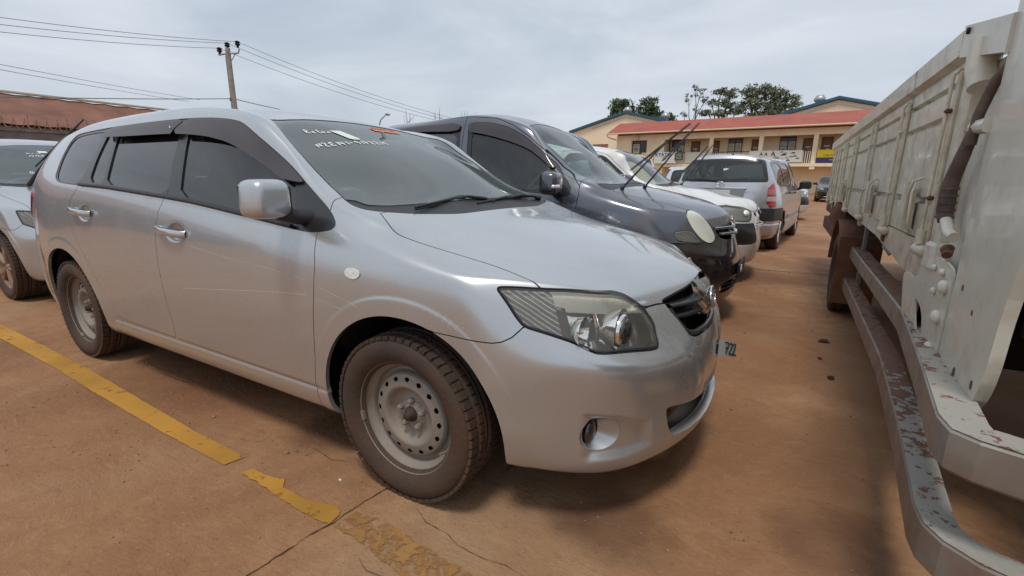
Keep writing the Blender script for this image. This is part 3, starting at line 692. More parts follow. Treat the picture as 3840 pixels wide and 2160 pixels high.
def estate_car(name):
    root = empty(name)
    b = Body(hero_cage(), 5)
    b.relax((.32, .735, .81), .34, 420)
    X, W, Z = b.P.T
    # pressed details: wheel lips, handle bowls, bumper keel, fog lamp pockets
    d = np.zeros(len(b.P)); front = np.minimum(np.hypot(X-.015, Z-.305)-.372, 9); rear = np.hypot(X+2.6, Z-.305)-.375
    side = (W > .5)
    for q in (front, rear): d += np.where(side & (Z < .9), .0020*smooth01((.066-q)/.012), 0)
    for hx, hz in ((-1.292, .860), (-2.226, .903)):
        e = np.hypot((X-hx)/.088, (Z-hz)/.050); d -= np.where(side, .020*smooth01((1.-e)/.75), 0)
    b.f['fog'] = sdf(b.tz, tzp([(.601,.688,.433),(.606,.685,.438),(.696,.614,.421),(.77,.51,.385),(.775,.485,.272),(.715,.57,.259),(.615,.658,.251),(.601,.671,.268),(.603,.681,.342)]))
    d -= np.where((X > .4) & (Z < .5), .016*smooth01(-b.f['fog']/.035), 0)
    keel = np.interp(Z, [.2, .38, .5, .6, .75], [.20, .20, .22, .29, .36])
    d -= np.where((X > .6) & (Z > .36) & (Z < .72), .010*smooth01((keel-W)/.012)*smooth01((Z-.36)/.03), 0)
    # crease from the lamp down to the chin
    cr = np.interp(Z, [.45, .55, .62, .72], [.30, .36, .42, .46])
    d += np.where((X > .55) & (Z > .42) & (Z < .73), .006*np.exp(-((W-cr)/.035)**2), 0)
    # crumpled rear corner
    rs = np.random.RandomState(3)
    for i in range(26):
        cx, cz = rs.uniform(-3.36, -3.0), rs.uniform(.40, .86); s_ = rs.uniform(.02, .06)
        d += np.where(side, rs.uniform(-.020, .010)*np.exp(-((X-cx)**2/(s_*.6)**2+(Z-cz)**2/(s_*1.6)**2)), 0)
    # light sill step under the doors
    d -= np.where(side & (X < -.36) & (X > -2.1), .006*np.exp(-((Z-.322)/.010)**2), 0)
    b.displace(d)
    X, W, Z = b.P.T
    c1 = lambda L: chaikin(L, 1)
    b.f.update(dlo=np.maximum(sdf(b.xz, c1(H_DLO)), .5-W), fend=sdf(b.xz, H_FCUT), fdoor=np.maximum(sdf(b.xz, H_FDOOR), .5-W), rdoor=np.maximum(sdf(b.xz, H_RDOOR), .5-W),
               hood=np.maximum(sdf(b.xw, c1(H_HOOD)), .62-Z), ws=np.maximum(sdf(b.xw, c1(H_WS)), .9-Z), cowl=sdf(b.xw, H_COWL),
               head=np.maximum(sdf(b.tz, c1(tzp(H_HEAD3))), .2-X), bump=np.maximum(sdf(b.tz, H_BUMP), .0-X),
               grille=np.maximum(sdf(b.wz, c1(H_GRILLE)), .6-X), lgrille=np.maximum(sdf(b.wz, c1(H_LGRILLE)), .6-X),
               archf=arch_field(b, .015, .305, .372), archr=arch_field(b, -2.6, .305, .375), tail=np.maximum(sdf(b.xz, c1(H_TAIL)), .25-W),
               rglass=np.maximum(sdf(b.wz, [(.50, 1.09), (.42, 1.30), (0, 1.33), (-.3, 1.33), (-.3, 1.08), (0, 1.08)]), X+3.2),
               tgate=np.maximum(sdf(b.wz, [(.62, .98), (.56, 1.10), (.47, 1.325), (0, 1.36), (-.3, 1.36), (-.3, .50), (.50, .50), (.56, .70), (.57, .98)]), X+3.2),
               marker=np.hypot((X+.165)/.036, (Z-.799)/.019)-1)
    b.f['marker'] = np.where(W > .6, b.f['marker']*.02, 1)
    fogc = np.array([.655*.73-.646*.68, .352]); b.f['fogc'] = np.where(X > .4, (np.hypot((b.tz[:, 0]-fogc[0])/.068, (b.tz[:, 1]-fogc[1])/.060)-1)*.06, 1)
    g = .0018; Pn = lambda *a, **k: b.panel(*a, parent=root, **k)
    OUT = lambda n, gap=g: (n, -1, gap)
    IN = lambda n, gap=g: (n, 1, gap)
    Pn('hood', [IN('hood'), OUT('head', .003), OUT('grille', .004)], M_silver, half='B')
    Pn('front_bumper', [IN('bump'), OUT('hood'), OUT('head', .003), OUT('grille', 0), OUT('lgrille', 0), OUT('fogc', 0), OUT('archf', 0)], M_silver, half='B', flange=.03)
    for h in 'RL':
        Pn('front_fender', [IN('fend'), OUT('hood'), OUT('head', .003), OUT('bump'), OUT('dlo', 0), OUT('ws', .001), OUT('archf', 0), OUT('marker', 0)], M_silver, half=h, flange=.016)
        Pn('front_door', [IN('fdoor'), OUT('dlo', 0)], M_silver, half=h)
        Pn('rear_door', [IN('rdoor'), OUT('dlo', 0)], M_silver, half=h)
        Pn('indicator', [IN('marker', .0005)], M_lens_white, half=h, flange=.01, offset=.004)
        Pn('tail_lamp', [IN('tail', .001)], M_lens_red, half=h, offset=.006)
    Pn('body', [OUT('fend'), OUT('fdoor'), OUT('rdoor'), OUT('dlo', 0), OUT('ws', .001), OUT('archr', 0), OUT('rglass', 0), OUT('tail', .001), OUT('tgate', 0)], M_silver, half='B', flange=.016)
    Pn('tailgate', [IN('tgate', .003), OUT('rglass', 0), OUT('tail', .002)], M_silver, half='B')
    Pn('rear_window', [IN('rglass', .001)], M_glass_dark, half='B', flange=0, offset=-.004)
    ws = Pn('windscreen', [IN('ws', .006), ('cowl', -1, .0)], M_glass, half='B', flange=0, offset=-.003)
    Pn('cowl_panel', [IN('ws', .001), ('cowl', 1, .0)], M_plastic, half='B', flange=.01, offset=-.006)
    # black surround of the glass, as a frame just under it
    b.f['wsin'] = b.f['ws']+.028
    Pn('windscreen_frame', [IN('ws', .0005), ('wsin', -1, 0), ('cowl', -1, 0)], M_trim, half='B', flange=.006, offset=-.005)
    for n, L in (('qg', H_QG), ('rf', H_RF), ('rw', H_RW), ('fw', H_FW), ('vr', H_VR), ('vf', H_VF)): b.f[n] = np.maximum(sdf(b.xz, c1(L)), .5-b.P[:, 1])
    b.f['bp'] = sdf(b.xz, [(-1.394,.9),(-1.394,1.004),(-1.391,1.056),(-1.401,1.144),(-1.405,1.276),(-1.405,1.5),(1,1.5),(1,.9)])
    for h in 'RL':
        Pn('window_frame', [IN('dlo', .0005), OUT('qg', 0), OUT('rf', 0), OUT('rw', 0), OUT('fw', 0), ('bp', -1, .001)], M_trim, half=h, flange=.012, offset=-.004)
        Pn('window_frame', [IN('dlo', .0005), OUT('fw', 0), ('bp', 1, .001)], M_trim, half=h, flange=.012, offset=-.004)
        Pn('quarter_window', [IN('qg', -.003)], M_glass_dark, half=h, flange=0, offset=-.007)
        Pn('rear_quarterlight', [IN('rf', -.003)], M_glass_dark, half=h, flange=0, offset=-.010)
        Pn('rear_door_window', [IN('rw', -.003)], M_glass_dark, half=h, flange=0, offset=-.010)
        Pn('front_door_window', [IN('fw', -.003)], M_glass_side, half=h, flange=0, offset=-.010)
        push = lambda P, N: P+np.array([0, 1, 0])*(.004+.026*smooth01((np.interp(P[:, 0], [-2.2, -1.9, -1.3, -1.0, -.8, -.55], [1.352, 1.36, 1.362, 1.338, 1.243, 1.10])-P[:, 2])/.06))[:, None]
        Pn('rain_visor', [IN('vr', .001)], M_visor, half=h, flange=.003, push=push)
        Pn('rain_visor', [IN('vf', .001)], M_visor, half=h, flange=.003, push=push)
        m = MB(); m.ellipsoid((-1.425, (-1 if h == 'R' else 1)*.727, 1.318), (.006, .004, .006), 8, 6); m.build('visor_clip', M_chrome, root)
    # inner shell
    b.f['wsx'] = b.f['ws']
    Pn('inner_shell', [OUT('dlo', .004), OUT('ws', .004), OUT('head', -.004), OUT('grille', .0), OUT('lgrille', 0), OUT('archf', .0), OUT('archr', .0), OUT('rglass', .004), OUT('fogc', .0)], M_liner, half='B', flange=0, offset=-.016)
    # belt moulding
    m = MB()
    for s in (-1, 1):
        pts = [(x, s*(w+.004), z+.010) for x, w, z in ((-2.30,.8,1.040),(-2.0,.803,1.033),(-1.69,.804,1.017),(-1.4,.804,1.001),(-1.2,.804,.989),(-1.0,.804,.971),(-.82,.805,.954),(-.65,.805,.937),(-.50,.806,.922))]
        m = MB(); m.tube(pts, .009, 6); m.build('belt_moulding', M_plastic, root)
    # lower lip ledge inside the lower intake and black void behind openings
    m = MB(); V = []; F = []; ys = np.linspace(-.44, .44, 33)
    for y in ys:
        x = np.interp(abs(y), [0, .1, .2, .3, .38, .44], [.885, .883, .872, .848, .818, .79]); z = np.interp(abs(y), [0, .3, .385, .425], [.263, .269, .273, .318])
        V += [(x+.004, y, z-.002), (x-.018, y, z+.003), (x-.036, y, z-.004)]
    for i in range(len(ys)-1):
        for j in (0, 1): F.append((3*i+j, 3*i+j+1, 3*i+4+j, 3*i+3+j))
    m.add(V, F, True); m.build('bumper_lip', M_silver, root)
    m = MB(); m.box((.66, 0, .35), (.02, .80, .20)); m.build('radiator', M_black, root)
    # grille: dark back, two bars, central shield with emblem
    m = MB(); m.box((.705, 0, .640), (.01, .62, .15)); m.build('grille_back', M_black, root)
    for zz, dz, sp in ((.672, .024, .30), (.630, .026, .27)):
        m = MB(); V = []; F = []
        ys = np.linspace(-sp, sp, 25)
        for y in ys:
            x = np.interp(abs(y), [0, .1, .2, .3, .36], [.838, .828, .805, .768, .735])-.012; zc = zz-.045*(abs(y)/sp)**1.4*0+.022*(abs(y)/sp)
            th = dz*(1-.35*abs(y)/sp)
            V += [(x-.045, y, zc+th*.5), (x-.006, y, zc+th*.5), (x+.006, y, zc), (x-.006, y, zc-th*.5), (x-.045, y, zc-th*.5)]
        for i in range(len(ys)-1):
            for j in range(4): F.append((5*i+j, 5*i+j+1, 5*i+6+j, 5*i+5+j))
        m.add(V, F, True); m.build('grille_bar', M_grille, root)
    m = MB(); V = []; F = []
    for i, (z, wd, x) in enumerate(((.752, .085, .812), (.735, .080, .832), (.70, .072, .842), (.665, .060, .848), (.635, .046, .846), (.61, .03, .838))):
        for k, (f, dx) in enumerate(((-1, -.05), (-.8, -.008), (0, .004), (.8, -.008), (1, -.05))): V.append((x+dx, wd*f, z))
    for i in range(5):
        for k in range(4): F.append((5*i+k, 5*i+k+1, 5*i+6+k, 5*i+5+k))
    m.add(V, F, True); sh = m.build('emblem_shield', M_chrome, root)
    emblem_oval('emblem', sh, (.846, 0, .678), .112, .078, ((0, 1, 0), (-.18, 0, .98), (.98, 0, .18)), M_chrome, .006)
    m = MB()
    for s in (-1, 1):
        pts = []
        for y, z in ((0, .583), (.1, .584), (.2, .588), (.25, .598), (.28, .617), (.305, .65), (.327, .69)): pts.append((np.interp(y, [0, .1, .2, .25, .28, .305, .33], [.858, .853, .838, .826, .812, .79, .765])-.010, s*y, z))
        m.tube(pts, .010, 8)
    m.build('grille_trim', M_grille, root)
    # head lamps: clear lens over a chrome bowl with projector, turn lamp and ribs
    for h, s in (('R', -1), ('L', 1)):
        hl = empty('headlight', (0, 0, 0), 0, root)
        for n in ('wsx',): pass
        b.panel('lens', [IN('head', .0035)], M_lens, half=h, flange=0, offset=.001, parent=hl)
        b.f['hin'] = b.f['head']+.007
        b.panel('lamp_rim', [IN('head', .0025), ('hin', -1, 0)], M_trim, half=h, flange=.006, offset=.0015, parent=hl)
        push = lambda P, N: P+np.array([-.060, -.022, -.012])*(.25+.75*smooth01((np.abs(P[:, 2]-.70) < 9)*1.))[:, None]
        tcol = b.tz[:, 0]
        b.f['hA'] = tcol+.085+.18*(b.P[:, 2]-.70); b.f['hB'] = b.f['hA']-.028     # bar between turn lamp and main lamps
        b.f['hup'] = (b.P[:, 2]-np.interp(tcol, [-.25, 0, .2], [.75, .725, .708]))
        b.panel('turn_reflector', [IN('head', .004), ('hA', 1, 0)], M_ribs, half=h, flange=.0, offset=-.014, parent=hl)
        b.panel('lamp_brow', [IN('head', .004), ('hA', -1, 0), ('hup', -1, 0)], M_brow, half=h, flange=.02, offset=-.010, parent=hl)
        b.panel('reflector', [IN('head', .003), ('hA', -1, 0), ('hup', 1, 0)], M_reflector, half=h, flange=0, push=push, parent=hl)
        b.panel('divider', [IN('head', .004), ('hA', -1, 0), ('hB', 1, 0), ('hup', 1, -.01)], M_bar, half=h, flange=.04, offset=-.010, parent=hl)
        m = MB(); c = (.675, s*.560, .667)
        m.lathe([(.046, -.05), (.050, -.02), (.052, .0), (.046, .004), (.040, .006)], 32, c, 'x'); m.build('projector_ring', M_chrome, hl)
        m = MB(); m.ellipsoid((c[0]+.002, c[1], c[2]), (.022, .041, .041), 24, 14); m.build('projector_lens', M_projector, hl)
        m = MB(); c = (.572, s*.655, .674); m.lathe([(.0, -.03), (.02, -.026), (.036, -.010), (.044, .012)], 32, c, 'x'); m.build('side_bowl', M_reflector, hl)
        m = MB(); m.lathe([(.044, -.055), (.052, -.030), (.062, -.002), (.068, .012)], 40, (.655, s*.560, .667), 'x'); m.build('main_bowl', M_reflector, hl)
        m = MB(); m.tube([(.600, s*.625, .728), (.612, s*.612, .68), (.610, s*.610, .635)], .007, 8); m.build('lamp_web', M_chrome, hl)
        m = MB(); m.ellipsoid((c[0]-.008, c[1], c[2]), (.02, .010, .010), 12, 8); m.build('bulb', M_lens_white, hl)
        # fog lamp pocket
        pk = MB(); rim = []; n = 36
        for k in range(n):
            a = 2*math.pi*k/n; t = fogc[0]+.0675*math.cos(a); z = fogc[1]+.0595*math.sin(a)
            o = Vector((t*.73, -t*.68, z))+Vector((.68, .73, 0))*3; hit, nn = b.hit(o, (-.68, -.73, 0))
            rim.append(Vector(hit) if hit else Vector((.65, .65, z)))
        ins = [Vector((.612, .636, .352))+Vector((.02*math.cos(a)*.6, -.036*math.cos(a), .041*math.sin(a))) for a in [2*math.pi*k/n for k in range(n)]]
        V = [(p.x, s*p.y, p.z) for p in rim]+[((p.x*.5+q.x*.5)-.004, s*(p.y*.5+q.y*.5), p.z*.5+q.z*.5) for p, q in zip(rim, ins)]+[(q.x, s*q.y, q.z) for q in ins]
        pk.add(V, [(r*n+k, r*n+(k+1) % n, (r+1)*n+(k+1) % n, (r+1)*n+k) for r in (0, 1) for k in range(n)], True)
        pk.build('fog_pocket', M_silver, root)
        m = MB(); m.ellipsoid((.612, s*.636, .352), (.016, .034, .040), 20, 10); m.build('fog_lamp', M_projector, root)
    # mirrors, handles
    for s in (-1, 1):
        mirror_mesh(root, (-.485, .912, 1.034) if s < 0 else (-.70, .90, .99), (.060, .074, .066), s, M_silver_clean, .12 if s < 0 else 1.2)
        for hx, hz in ((-1.315, .8605), (-2.25, .907)):
            dh = MB(); y = .838
            pts = [(hx-.118, s*(y-.006), hz+.006), (hx-.10, s*(y+.016), hz+.006), (hx-.03, s*(y+.026), hz+.002), (hx+.05, s*(y+.026), hz-.001), (hx+.10, s*(y+.016), hz-.005), (hx+.118, s*(y-.006), hz-.006)]
            V = []; F = []
            for p in pts:
                for a in np.linspace(0, 2*math.pi, 12, endpoint=False): V.append((p[0], p[1]+s*.008*math.cos(a), p[2]+.0165*math.sin(a)))
            for i in range(len(pts)-1):
                for k in range(12): F.append((i*12+k, i*12+(k+1) % 12, (i+1)*12+(k+1) % 12, (i+1)*12+k))
            dh.add(V, F, True); dh.build('door_handle', M_silver, root)
    # wheels and wells
    for x in (.0, -2.6):
        for s in (-1, 1): wheel_liner(root, x, s, .380 if x > -1 else .383)
    # cabin
    m = MB(); m.box((-1.72, 0, .26), (2.7, 1.4, .05)); m.box((-3.0, 0, .55), (.7, 1.3, .5)); m.box((.3, 0, .50), (.5, .9, .4)); m.build('floor_pan', M_black, root)
    m = MB(); m.box((-.50, 0, .88), (.42, 1.36, .16), Matrix.Rotation(.12, 3, 'Y'), .06); m.box((-.62, .36, .95), (.2, .4, .08), bev=.03); m.box((-.32, 0, .93), (.30, 1.25, .03), bev=.01); m.build('dashboard', M_interior, root)
    m = MB(); c = Vector((-.80, -.36, .90)); R3 = Matrix.Rotation(-.95, 3, 'Y')
    m.tube([c+R3@Vector((.18*math.cos(a), .18*math.sin(a), 0)) for a in np.linspace(0, 2*math.pi, 33)], .016, 8, cap=False); m.box(c, (.16, .32, .03), R3, .012); m.build('steering_wheel', M_interior, root)
    seats(root, (-1.25, -2.15), M_interior)
    m = MB()
    for s in (-1, 1): m.tube([(-1.37, s*.74, .95), (-1.39, s*.69, 1.18), (-1.40, s*.64, 1.34)], .035, 8)
    m.build('inner_pillar', M_beige, root)
    m = MB(); m.box((-.80, 0, 1.27), (.035, .22, .06), bev=.015); m.tube([(-.80, 0, 1.29), (-.83, 0, 1.335)], .008); m.build('rear_view_mirror', M_interior, root)
    return root, b, ws
M_grille = material('satin dark grille', (.10, .105, .11), .28, .7)
M_brow = material('fogged lamp brow', (.95, .90, .76), .35, .05, .6, bump=.5, bscale=55)
M_bar = material('brown lamp bar', (.07, .045, .035), .4)
M_projector = material('dark projector glass', (.02, .022, .024), .06, .0, 1.)
def ribs_material():
    m = material('ribbed lamp', (.97, .96, .90), .2, .45, .5)
    nt = m.node_tree; N = nt.nodes; L = nt.links; tc = N.new('ShaderNodeTexCoord'); w = N.new('ShaderNodeTexWave'); w.bands_direction = 'Z'; w.inputs['Scale'].default_value = 15; w.inputs['Distortion'].default_value = .6
    mp = N.new('ShaderNodeMapping'); mp.inputs['Rotation'].default_value = (0, -.55, 0); L.new(tc.outputs['Object'], mp.inputs[0]); L.new(mp.outputs[0], w.inputs[0])
    bp = N.new('ShaderNodeBump'); bp.inputs['Strength'].default_value = 1; bp.inputs['Distance'].default_value = .018; L.new(w.outputs['Fac'], bp.inputs['Height']); L.new(bp.outputs[0], N['Principled BSDF'].inputs['Normal'])
    return m
M_ribs = ribs_material()
# ------------------------------------------------------------------ other cars: the same cage drawn to other side profiles
HLM = dict(A=(.868,.20),B=(.89,.53),C=(.812,.757),D=(.48,.866),E=(-.10,.978),F=(-1.06,1.40),G=(-1.8,1.474),H=(-2.88,1.438),I=(-3.37,1.36),J=(-3.47,1.05),K=(-3.54,.53),L=(-3.46,.27),M=(-.42,.215),N=(-2.1,.215),O=(-.44,.93),P=(-1.4,1.007),Q=(-2.6,1.058),W=(0,.30),V=(-2.6,.30),Z=(.33,.80),T=(-1.4,1.36))
def profile_warp(lm, width=1., wtop=1., zt=(1., 1.4), nose=None):
    ks = [k for k in HLM if k in lm]; a = np.array([HLM[k] for k in ks]); c = np.array([lm[k] for k in ks]); n = len(a)
    U = lambda r2: np.where(r2 > 1e-12, r2*np.log(np.maximum(r2, 1e-12)), 0)
    K = U(((a[:, None]-a[None])**2).sum(2))+np.eye(n)*1e-4; Pm = np.hstack([np.ones((n, 1)), a]); A = np.block([[K, Pm], [Pm.T, np.zeros((3, 3))]])
    co = np.linalg.solve(A, np.vstack([c-a, np.zeros((3, 2))]))
    def f(V):
        V = V.copy(); q = V[:, [0, 2]]; d = np.hstack([U(((q[:, None]-a[None])**2).sum(2)), np.ones((len(q), 1)), q])@co
        t = smooth01((V[:, 2]-zt[0])/(zt[1]-zt[0])); V[:, 1] *= width*(1+(wtop-1)*t)
        if nose:      # squarer nose: push the corners of the front wrap forward
            s = smooth01((V[:, 0]-.2)/.3)*smooth01(np.abs(V[:, 1])/.7); V[:, 0] += nose*s
        V[:, 0] += d[:, 0]; V[:, 2] += d[:, 1]; return V
    return f
LM_VAN = dict(A=(.74,.2),B=(.78,.5),C=(.66,.84),D=(.38,.965),E=(-.20,1.085),F=(-.98,1.585),G=(-1.6,1.70),H=(-2.6,1.65),I=(-3.1,1.5),J=(-3.28,1.08),K=(-3.33,.5),L=(-3.25,.27),M=(-.4,.2),N=(-2.1,.2),O=(-.50,1.00),P=(-1.3,1.045),Q=(-2.5,1.08),W=(.03,.3),V=(-2.67,.3),Z=(.25,.88),T=(-1.3,1.545))
LM_VANW = dict(A=(.79,.22),B=(.835,.46),C=(.75,.845),D=(.40,.945),E=(-.13,1.045),F=(-.84,1.455),G=(-1.6,1.51),H=(-2.9,1.51),I=(-3.22,1.44),J=(-3.36,.98),K=(-3.40,.5),L=(-3.33,.27),M=(-.42,.215),N=(-2.05,.215),O=(-.48,.965),P=(-1.4,.985),Q=(-2.6,1.0),W=(0,.3),V=(-2.55,.3),Z=(.38,.86),T=(-1.35,1.415))
def simple_car(name, lm, paint, sp, level=4, nose=None, glassm=None):
    """car with hood, bumpers, doors, lamps, windows cut from the warped cage; sp holds the outlines of this model"""
    root = empty(name); b = Body(hero_cage(), level, profile_warp(lm, nose=nose))
    b.relax((lm['Z'][0]-.02, .735, lm['Z'][1]+.012), .34, 160)
    c1 = lambda L: chaikin(L, 1); xf, xr = lm['W'][0], lm['V'][0]; R = sp.get('R', .295)
    X, W, Z = b.P.T
    af = arch_field(b, xf, R, R+.065); ar = arch_field(b, xr, R, R+.065)
    if sp.get('side_step'): b.displace(np.where((W > .5) & (Z < .9), .012*smooth01((.45-Z)/.01)*smooth01((Z-.27)/.01), 0)); X, W, Z = b.P.T
    f = b.f; f['archf'], f['archr'] = af, ar
    f['ws'] = np.maximum(sdf(b.xw, c1(sp['ws'])), .9-Z); f['hood'] = np.maximum(sdf(b.xw, c1(sp['hood'])), .6-Z)
    f['bump'] = np.maximum(sdf(b.tz, sp['bump']), xf+.05-X); f['bumpb'] = np.where(X < xr-.2, Z-sp.get('rb', .66), 1.)
    f['bumpbt'] = np.where(X < xr-.2, Z-.50, 1.)
    for i, L in enumerate(sp['lamps']): f['lamp%d' % i] = np.maximum(sdf(b.tz, c1(tzp(L))), .1-X)
    nl = len(sp['lamps'])
    f['grille'] = np.maximum(sdf(b.wz, c1(sp['grille'])), .5-X); f['lgrille'] = np.maximum(sdf(b.wz, c1(sp['lgrille'])), .5-X)
    f['dlof'] = np.maximum(sdf(b.xz, c1(sp['dlo_front'])), .45-W); f['dlor'] = np.maximum(sdf(b.xz, c1(sp['dlo_rear'])), .45-W)
    f['fcut'] = sdf(b.xz, sp['fcut']); f['door'] = np.maximum(sdf(b.xz, sp['door']), .5-W); f['rdoor'] = np.maximum(sdf(b.xz, sp['rdoor']), .5-W)
    f['rglass'] = np.maximum(sdf(b.wz, c1(sp['rglass'])), X-xr+.45); f['tail'] = np.maximum(sdf(b.wz, c1(sp['tail'])), X-xr+sp.get('tailx', .62))
    f['black'] = np.maximum(sdf(b.tz, sp['black']), xf+.1-X) if 'black' in sp else np.ones(len(X))
    g = .0025; O = lambda n, gap=g: (n, -1, gap); I = lambda n, gap=g: (n, 1, gap)
    lo = [O('lamp%d' % i, .003) for i in range(nl)]
    Pn = lambda *a, **k: b.panel(*a, parent=root, **k)
    Pn('hood', [I('hood')]+lo+[O('grille', 0), O('bump', .0)], paint, half='B')
    Pn('front_bumper', [I('bump')]+lo+[O('grille', 0), O('lgrille', 0), O('archf', 0), O('black', .001)], sp.get('bm', paint), half='B', flange=.03)
    if 'black' in sp:
        for h in 'RL': Pn('bumper_corner', [I('bump'), I('black', .001), O('archf', 0)]+lo, M_plastic, half=h, flange=.02, offset=.004)
    for h in 'RL':
        Pn('front_fender', [I('fcut'), O('hood'), O('bump')]+lo+[O('dlof', 0), O('ws', .001), O('archf', 0), O('grille', 0)], paint, half=h, flange=.016)
        Pn('front_door', [I('door'), O('fcut'), O('dlof', 0)], paint, half=h)
        Pn('rear_door', [I('rdoor'), O('dlor', 0), O('archr', 0)], paint, half=h)
        Pn('tail_lamp', [I('tail', .001)], M_taillamp, half=h, flange=.01, offset=.010)
    Pn('body', [O('fcut'), O('door'), O('rdoor'), O('dlof', 0), O('dlor', 0), O('ws', .001), O('archr', 0), O('rglass', 0), O('tail', 0), O('bumpb', .002), O('hood'), O('bump')], paint, half='B', flange=.016)
    Pn('rear_bumper', [I('bumpb', .002), ('bumpbt', -1, .0), O('archr', 0), O('rdoor')], sp.get('rbm', paint), half='B', flange=.02, offset=.012)
    Pn('rear_valance', [I('bumpbt', .002), O('archr', 0), O('rdoor')], paint, half='B', flange=.02)
    Pn('rear_window', [I('rglass', .001)], glassm or M_glass_clear, half='B', flange=0, offset=-.004)
    f['rg2'] = f['rglass']+.045; Pn('rear_window_frame', [I('rglass', .0005), ('rg2', -1, 0)], M_trim, half='B', flange=.004, offset=-.002)
    f['cowl'] = sdf(b.xw, sp['cowl'])
    Pn('windscreen', [I('ws', .004), O('cowl', 0)], M_glass_clear, half='B', flange=0, offset=-.003)
    Pn('cowl_panel', [I('ws', .001), I('cowl', 0)], M_plastic, half='B', flange=.01, offset=-.006)
    f['wsin'] = f['ws']+.03; Pn('windscreen_frame', [I('ws', .0005), O('wsin', 0), O('cowl', 0)], M_trim, half='B', flange=.005, offset=-.005)
    for i, (nm, L, m) in enumerate(sp['panes']): f['p%d' % i] = np.maximum(sdf(b.xz, c1(L)), .45-W)
    po = [O('p%d' % i, 0) for i in range(len(sp['panes']))]
    for i, L in enumerate(sp.get('visors', [])): f['v%d' % i] = np.maximum(sdf(b.xz, c1(L)), .45-W)
    for h in 'RL':
        Pn('window_frame', [I('dlof', .0005)]+po, M_trim, half=h, offset=-.004)
        Pn('window_frame', [I('dlor', .0005)]+po, M_trim, half=h, offset=-.004)
        for i, (nm, L, m) in enumerate(sp['panes']): Pn(nm, [I('p%d' % i, -.003)], m, half=h, flange=0, offset=-.009)
        for i, L in enumerate(sp.get('visors', [])):
            zt = max(p[1] for p in L)
            Pn('rain_visor', [I('v%d' % i, .001)], M_visor, half=h, flange=.003, push=lambda P, N: P+np.array([0, 1, 0])*.018)
    op = [O('dlof', .004), O('dlor', .004), O('ws', .004), O('grille', 0), O('lgrille', 0), O('archf', 0), O('archr', 0), O('rglass', .004)]+[O('lamp%d' % i, -.004) for i in range(nl)]
    Pn('inner_shell', op, M_liner, half='B', flange=0, offset=-.018)
    for s, h in ((-1, 'R'), (1, 'L')):
        for i in range(nl):
            hl = empty(('headlight', 'turn_lamp')[min(i, 1)], (0, 0, 0), 0, root)
            b.panel('lens', [I('lamp%d' % i, .0035)], sp['lens'][i], half=h, flange=.006, offset=.004, parent=hl)
            f['li'] = f['lamp%d' % i]+.010; b.panel('lamp_rim', [I('lamp%d' % i, .002), O('li', 0)], sp.get('rim', M_trim), half=h, flange=.006, offset=.0022, parent=hl)
            b.panel('reflector', [I('lamp%d' % i, .003)], sp['refl'][i], half=h, flange=0, offset=-.010, parent=hl)
            if sp.get('ring') and i == 0:
                f['r1'] = f['lamp0']+.024; f['r2'] = f['lamp0']+.031; b.panel('lamp_ring', [I('r1', 0), O('r2', 0)], M_ringgrey, half=h, flange=.004, offset=-.002, parent=hl)
        wheel_liner(root, xf, s, R+.065, R); wheel_liner(root, xr, s, R+.065, R)
    m = MB(); m.box(((xf+xr)/2, 0, .28), (3.3, 1.4, .05)); m.box((lm['B'][0]-.22, 0, .42), (.02, 1.0, .44)); m.build('floor_pan', M_black, root)
    ex, ez = lm['E']; m = MB(); m.box((ex-.42, 0, ez-.13), (.46, 1.34, .16), Matrix.Rotation(.1, 3, 'Y'), .05); m.build('dashboard', M_interior, root)
    m = MB(); c = Vector((ex-.70, -.36, ez-.07)); R3 = Matrix.Rotation(-.95, 3, 'Y'); m.tube([c+R3@Vector((.18*math.cos(a), .18*math.sin(a), 0)) for a in np.linspace(0, 2*math.pi, 25)], .016, 6, cap=False); m.build('steering_wheel', M_interior, root)
    seats(root, (ex-1.15, ex-2.0), M_interior, top=1.04)
    return root, b
LMWARM = glass('headlamp lens, fogged', (.9, .9, .82), 1., .04, dust_haze=.58, haze_col=(.95, .95, .83))
M_ringgrey = material('grey lamp ring', (.42, .42, .36), .3)
M_rim_cream = material('cream lamp rim', (.50, .50, .42), .3)
M_dark_low = material('dark bumper paint', (.035, .036, .042), .25, .6, 1., dirt=(DUST, .5, 4, .1, .5))
M_taillamp = None
def taillamp_material():
    m = bpy.data.materials.new('tail lamp'); m.use_nodes = True; nt = m.node_tree; N = nt.nodes; L = nt.links; b = N['Principled BSDF']
    tc = N.new('ShaderNodeTexCoord'); sp = N.new('ShaderNodeSeparateXYZ'); L.new(tc.outputs['Object'], sp.inputs[0])
    mr = N.new('ShaderNodeMapRange'); L.new(sp.outputs[2], mr.inputs[0]); mr.inputs[1].default_value = .68; mr.inputs[2].default_value = 1.08
    r = N.new('ShaderNodeValToRGB'); r.color_ramp.interpolation = 'CONSTANT'; L.new(mr.outputs[0], r.inputs[0])
    e = r.color_ramp.elements; e[0].position = 0; e[0].color = (.38, .006, .008, 1); e[1].position = .30; e[1].color = (.48, .36, .33, 1)
    for p, c in ((.48, (.30, .008, .01)), (.55, (.42, .13, .12)), (.75, (.45, .008, .012))): k = e.new(p); k.color = (*c, 1)
    L.new(r.outputs[0], b.inputs['Base Color']); b.inputs['Roughness'].default_value = .12; b.inputs['Coat Weight'].default_value = 1
    w = N.new('ShaderNodeTexWave'); w.bands_direction = 'Z'; w.inputs['Scale'].default_value = 22; L.new(tc.outputs['Object'], w.inputs[0])
    bp = N.new('ShaderNodeBump'); bp.inputs['Strength'].default_value = .4; bp.inputs['Distance'].default_value = .004; L.new(w.outputs['Fac'], bp.inputs['Height']); L.new(bp.outputs[0], b.inputs['Normal'])
    return m
M_taillamp = taillamp_material()
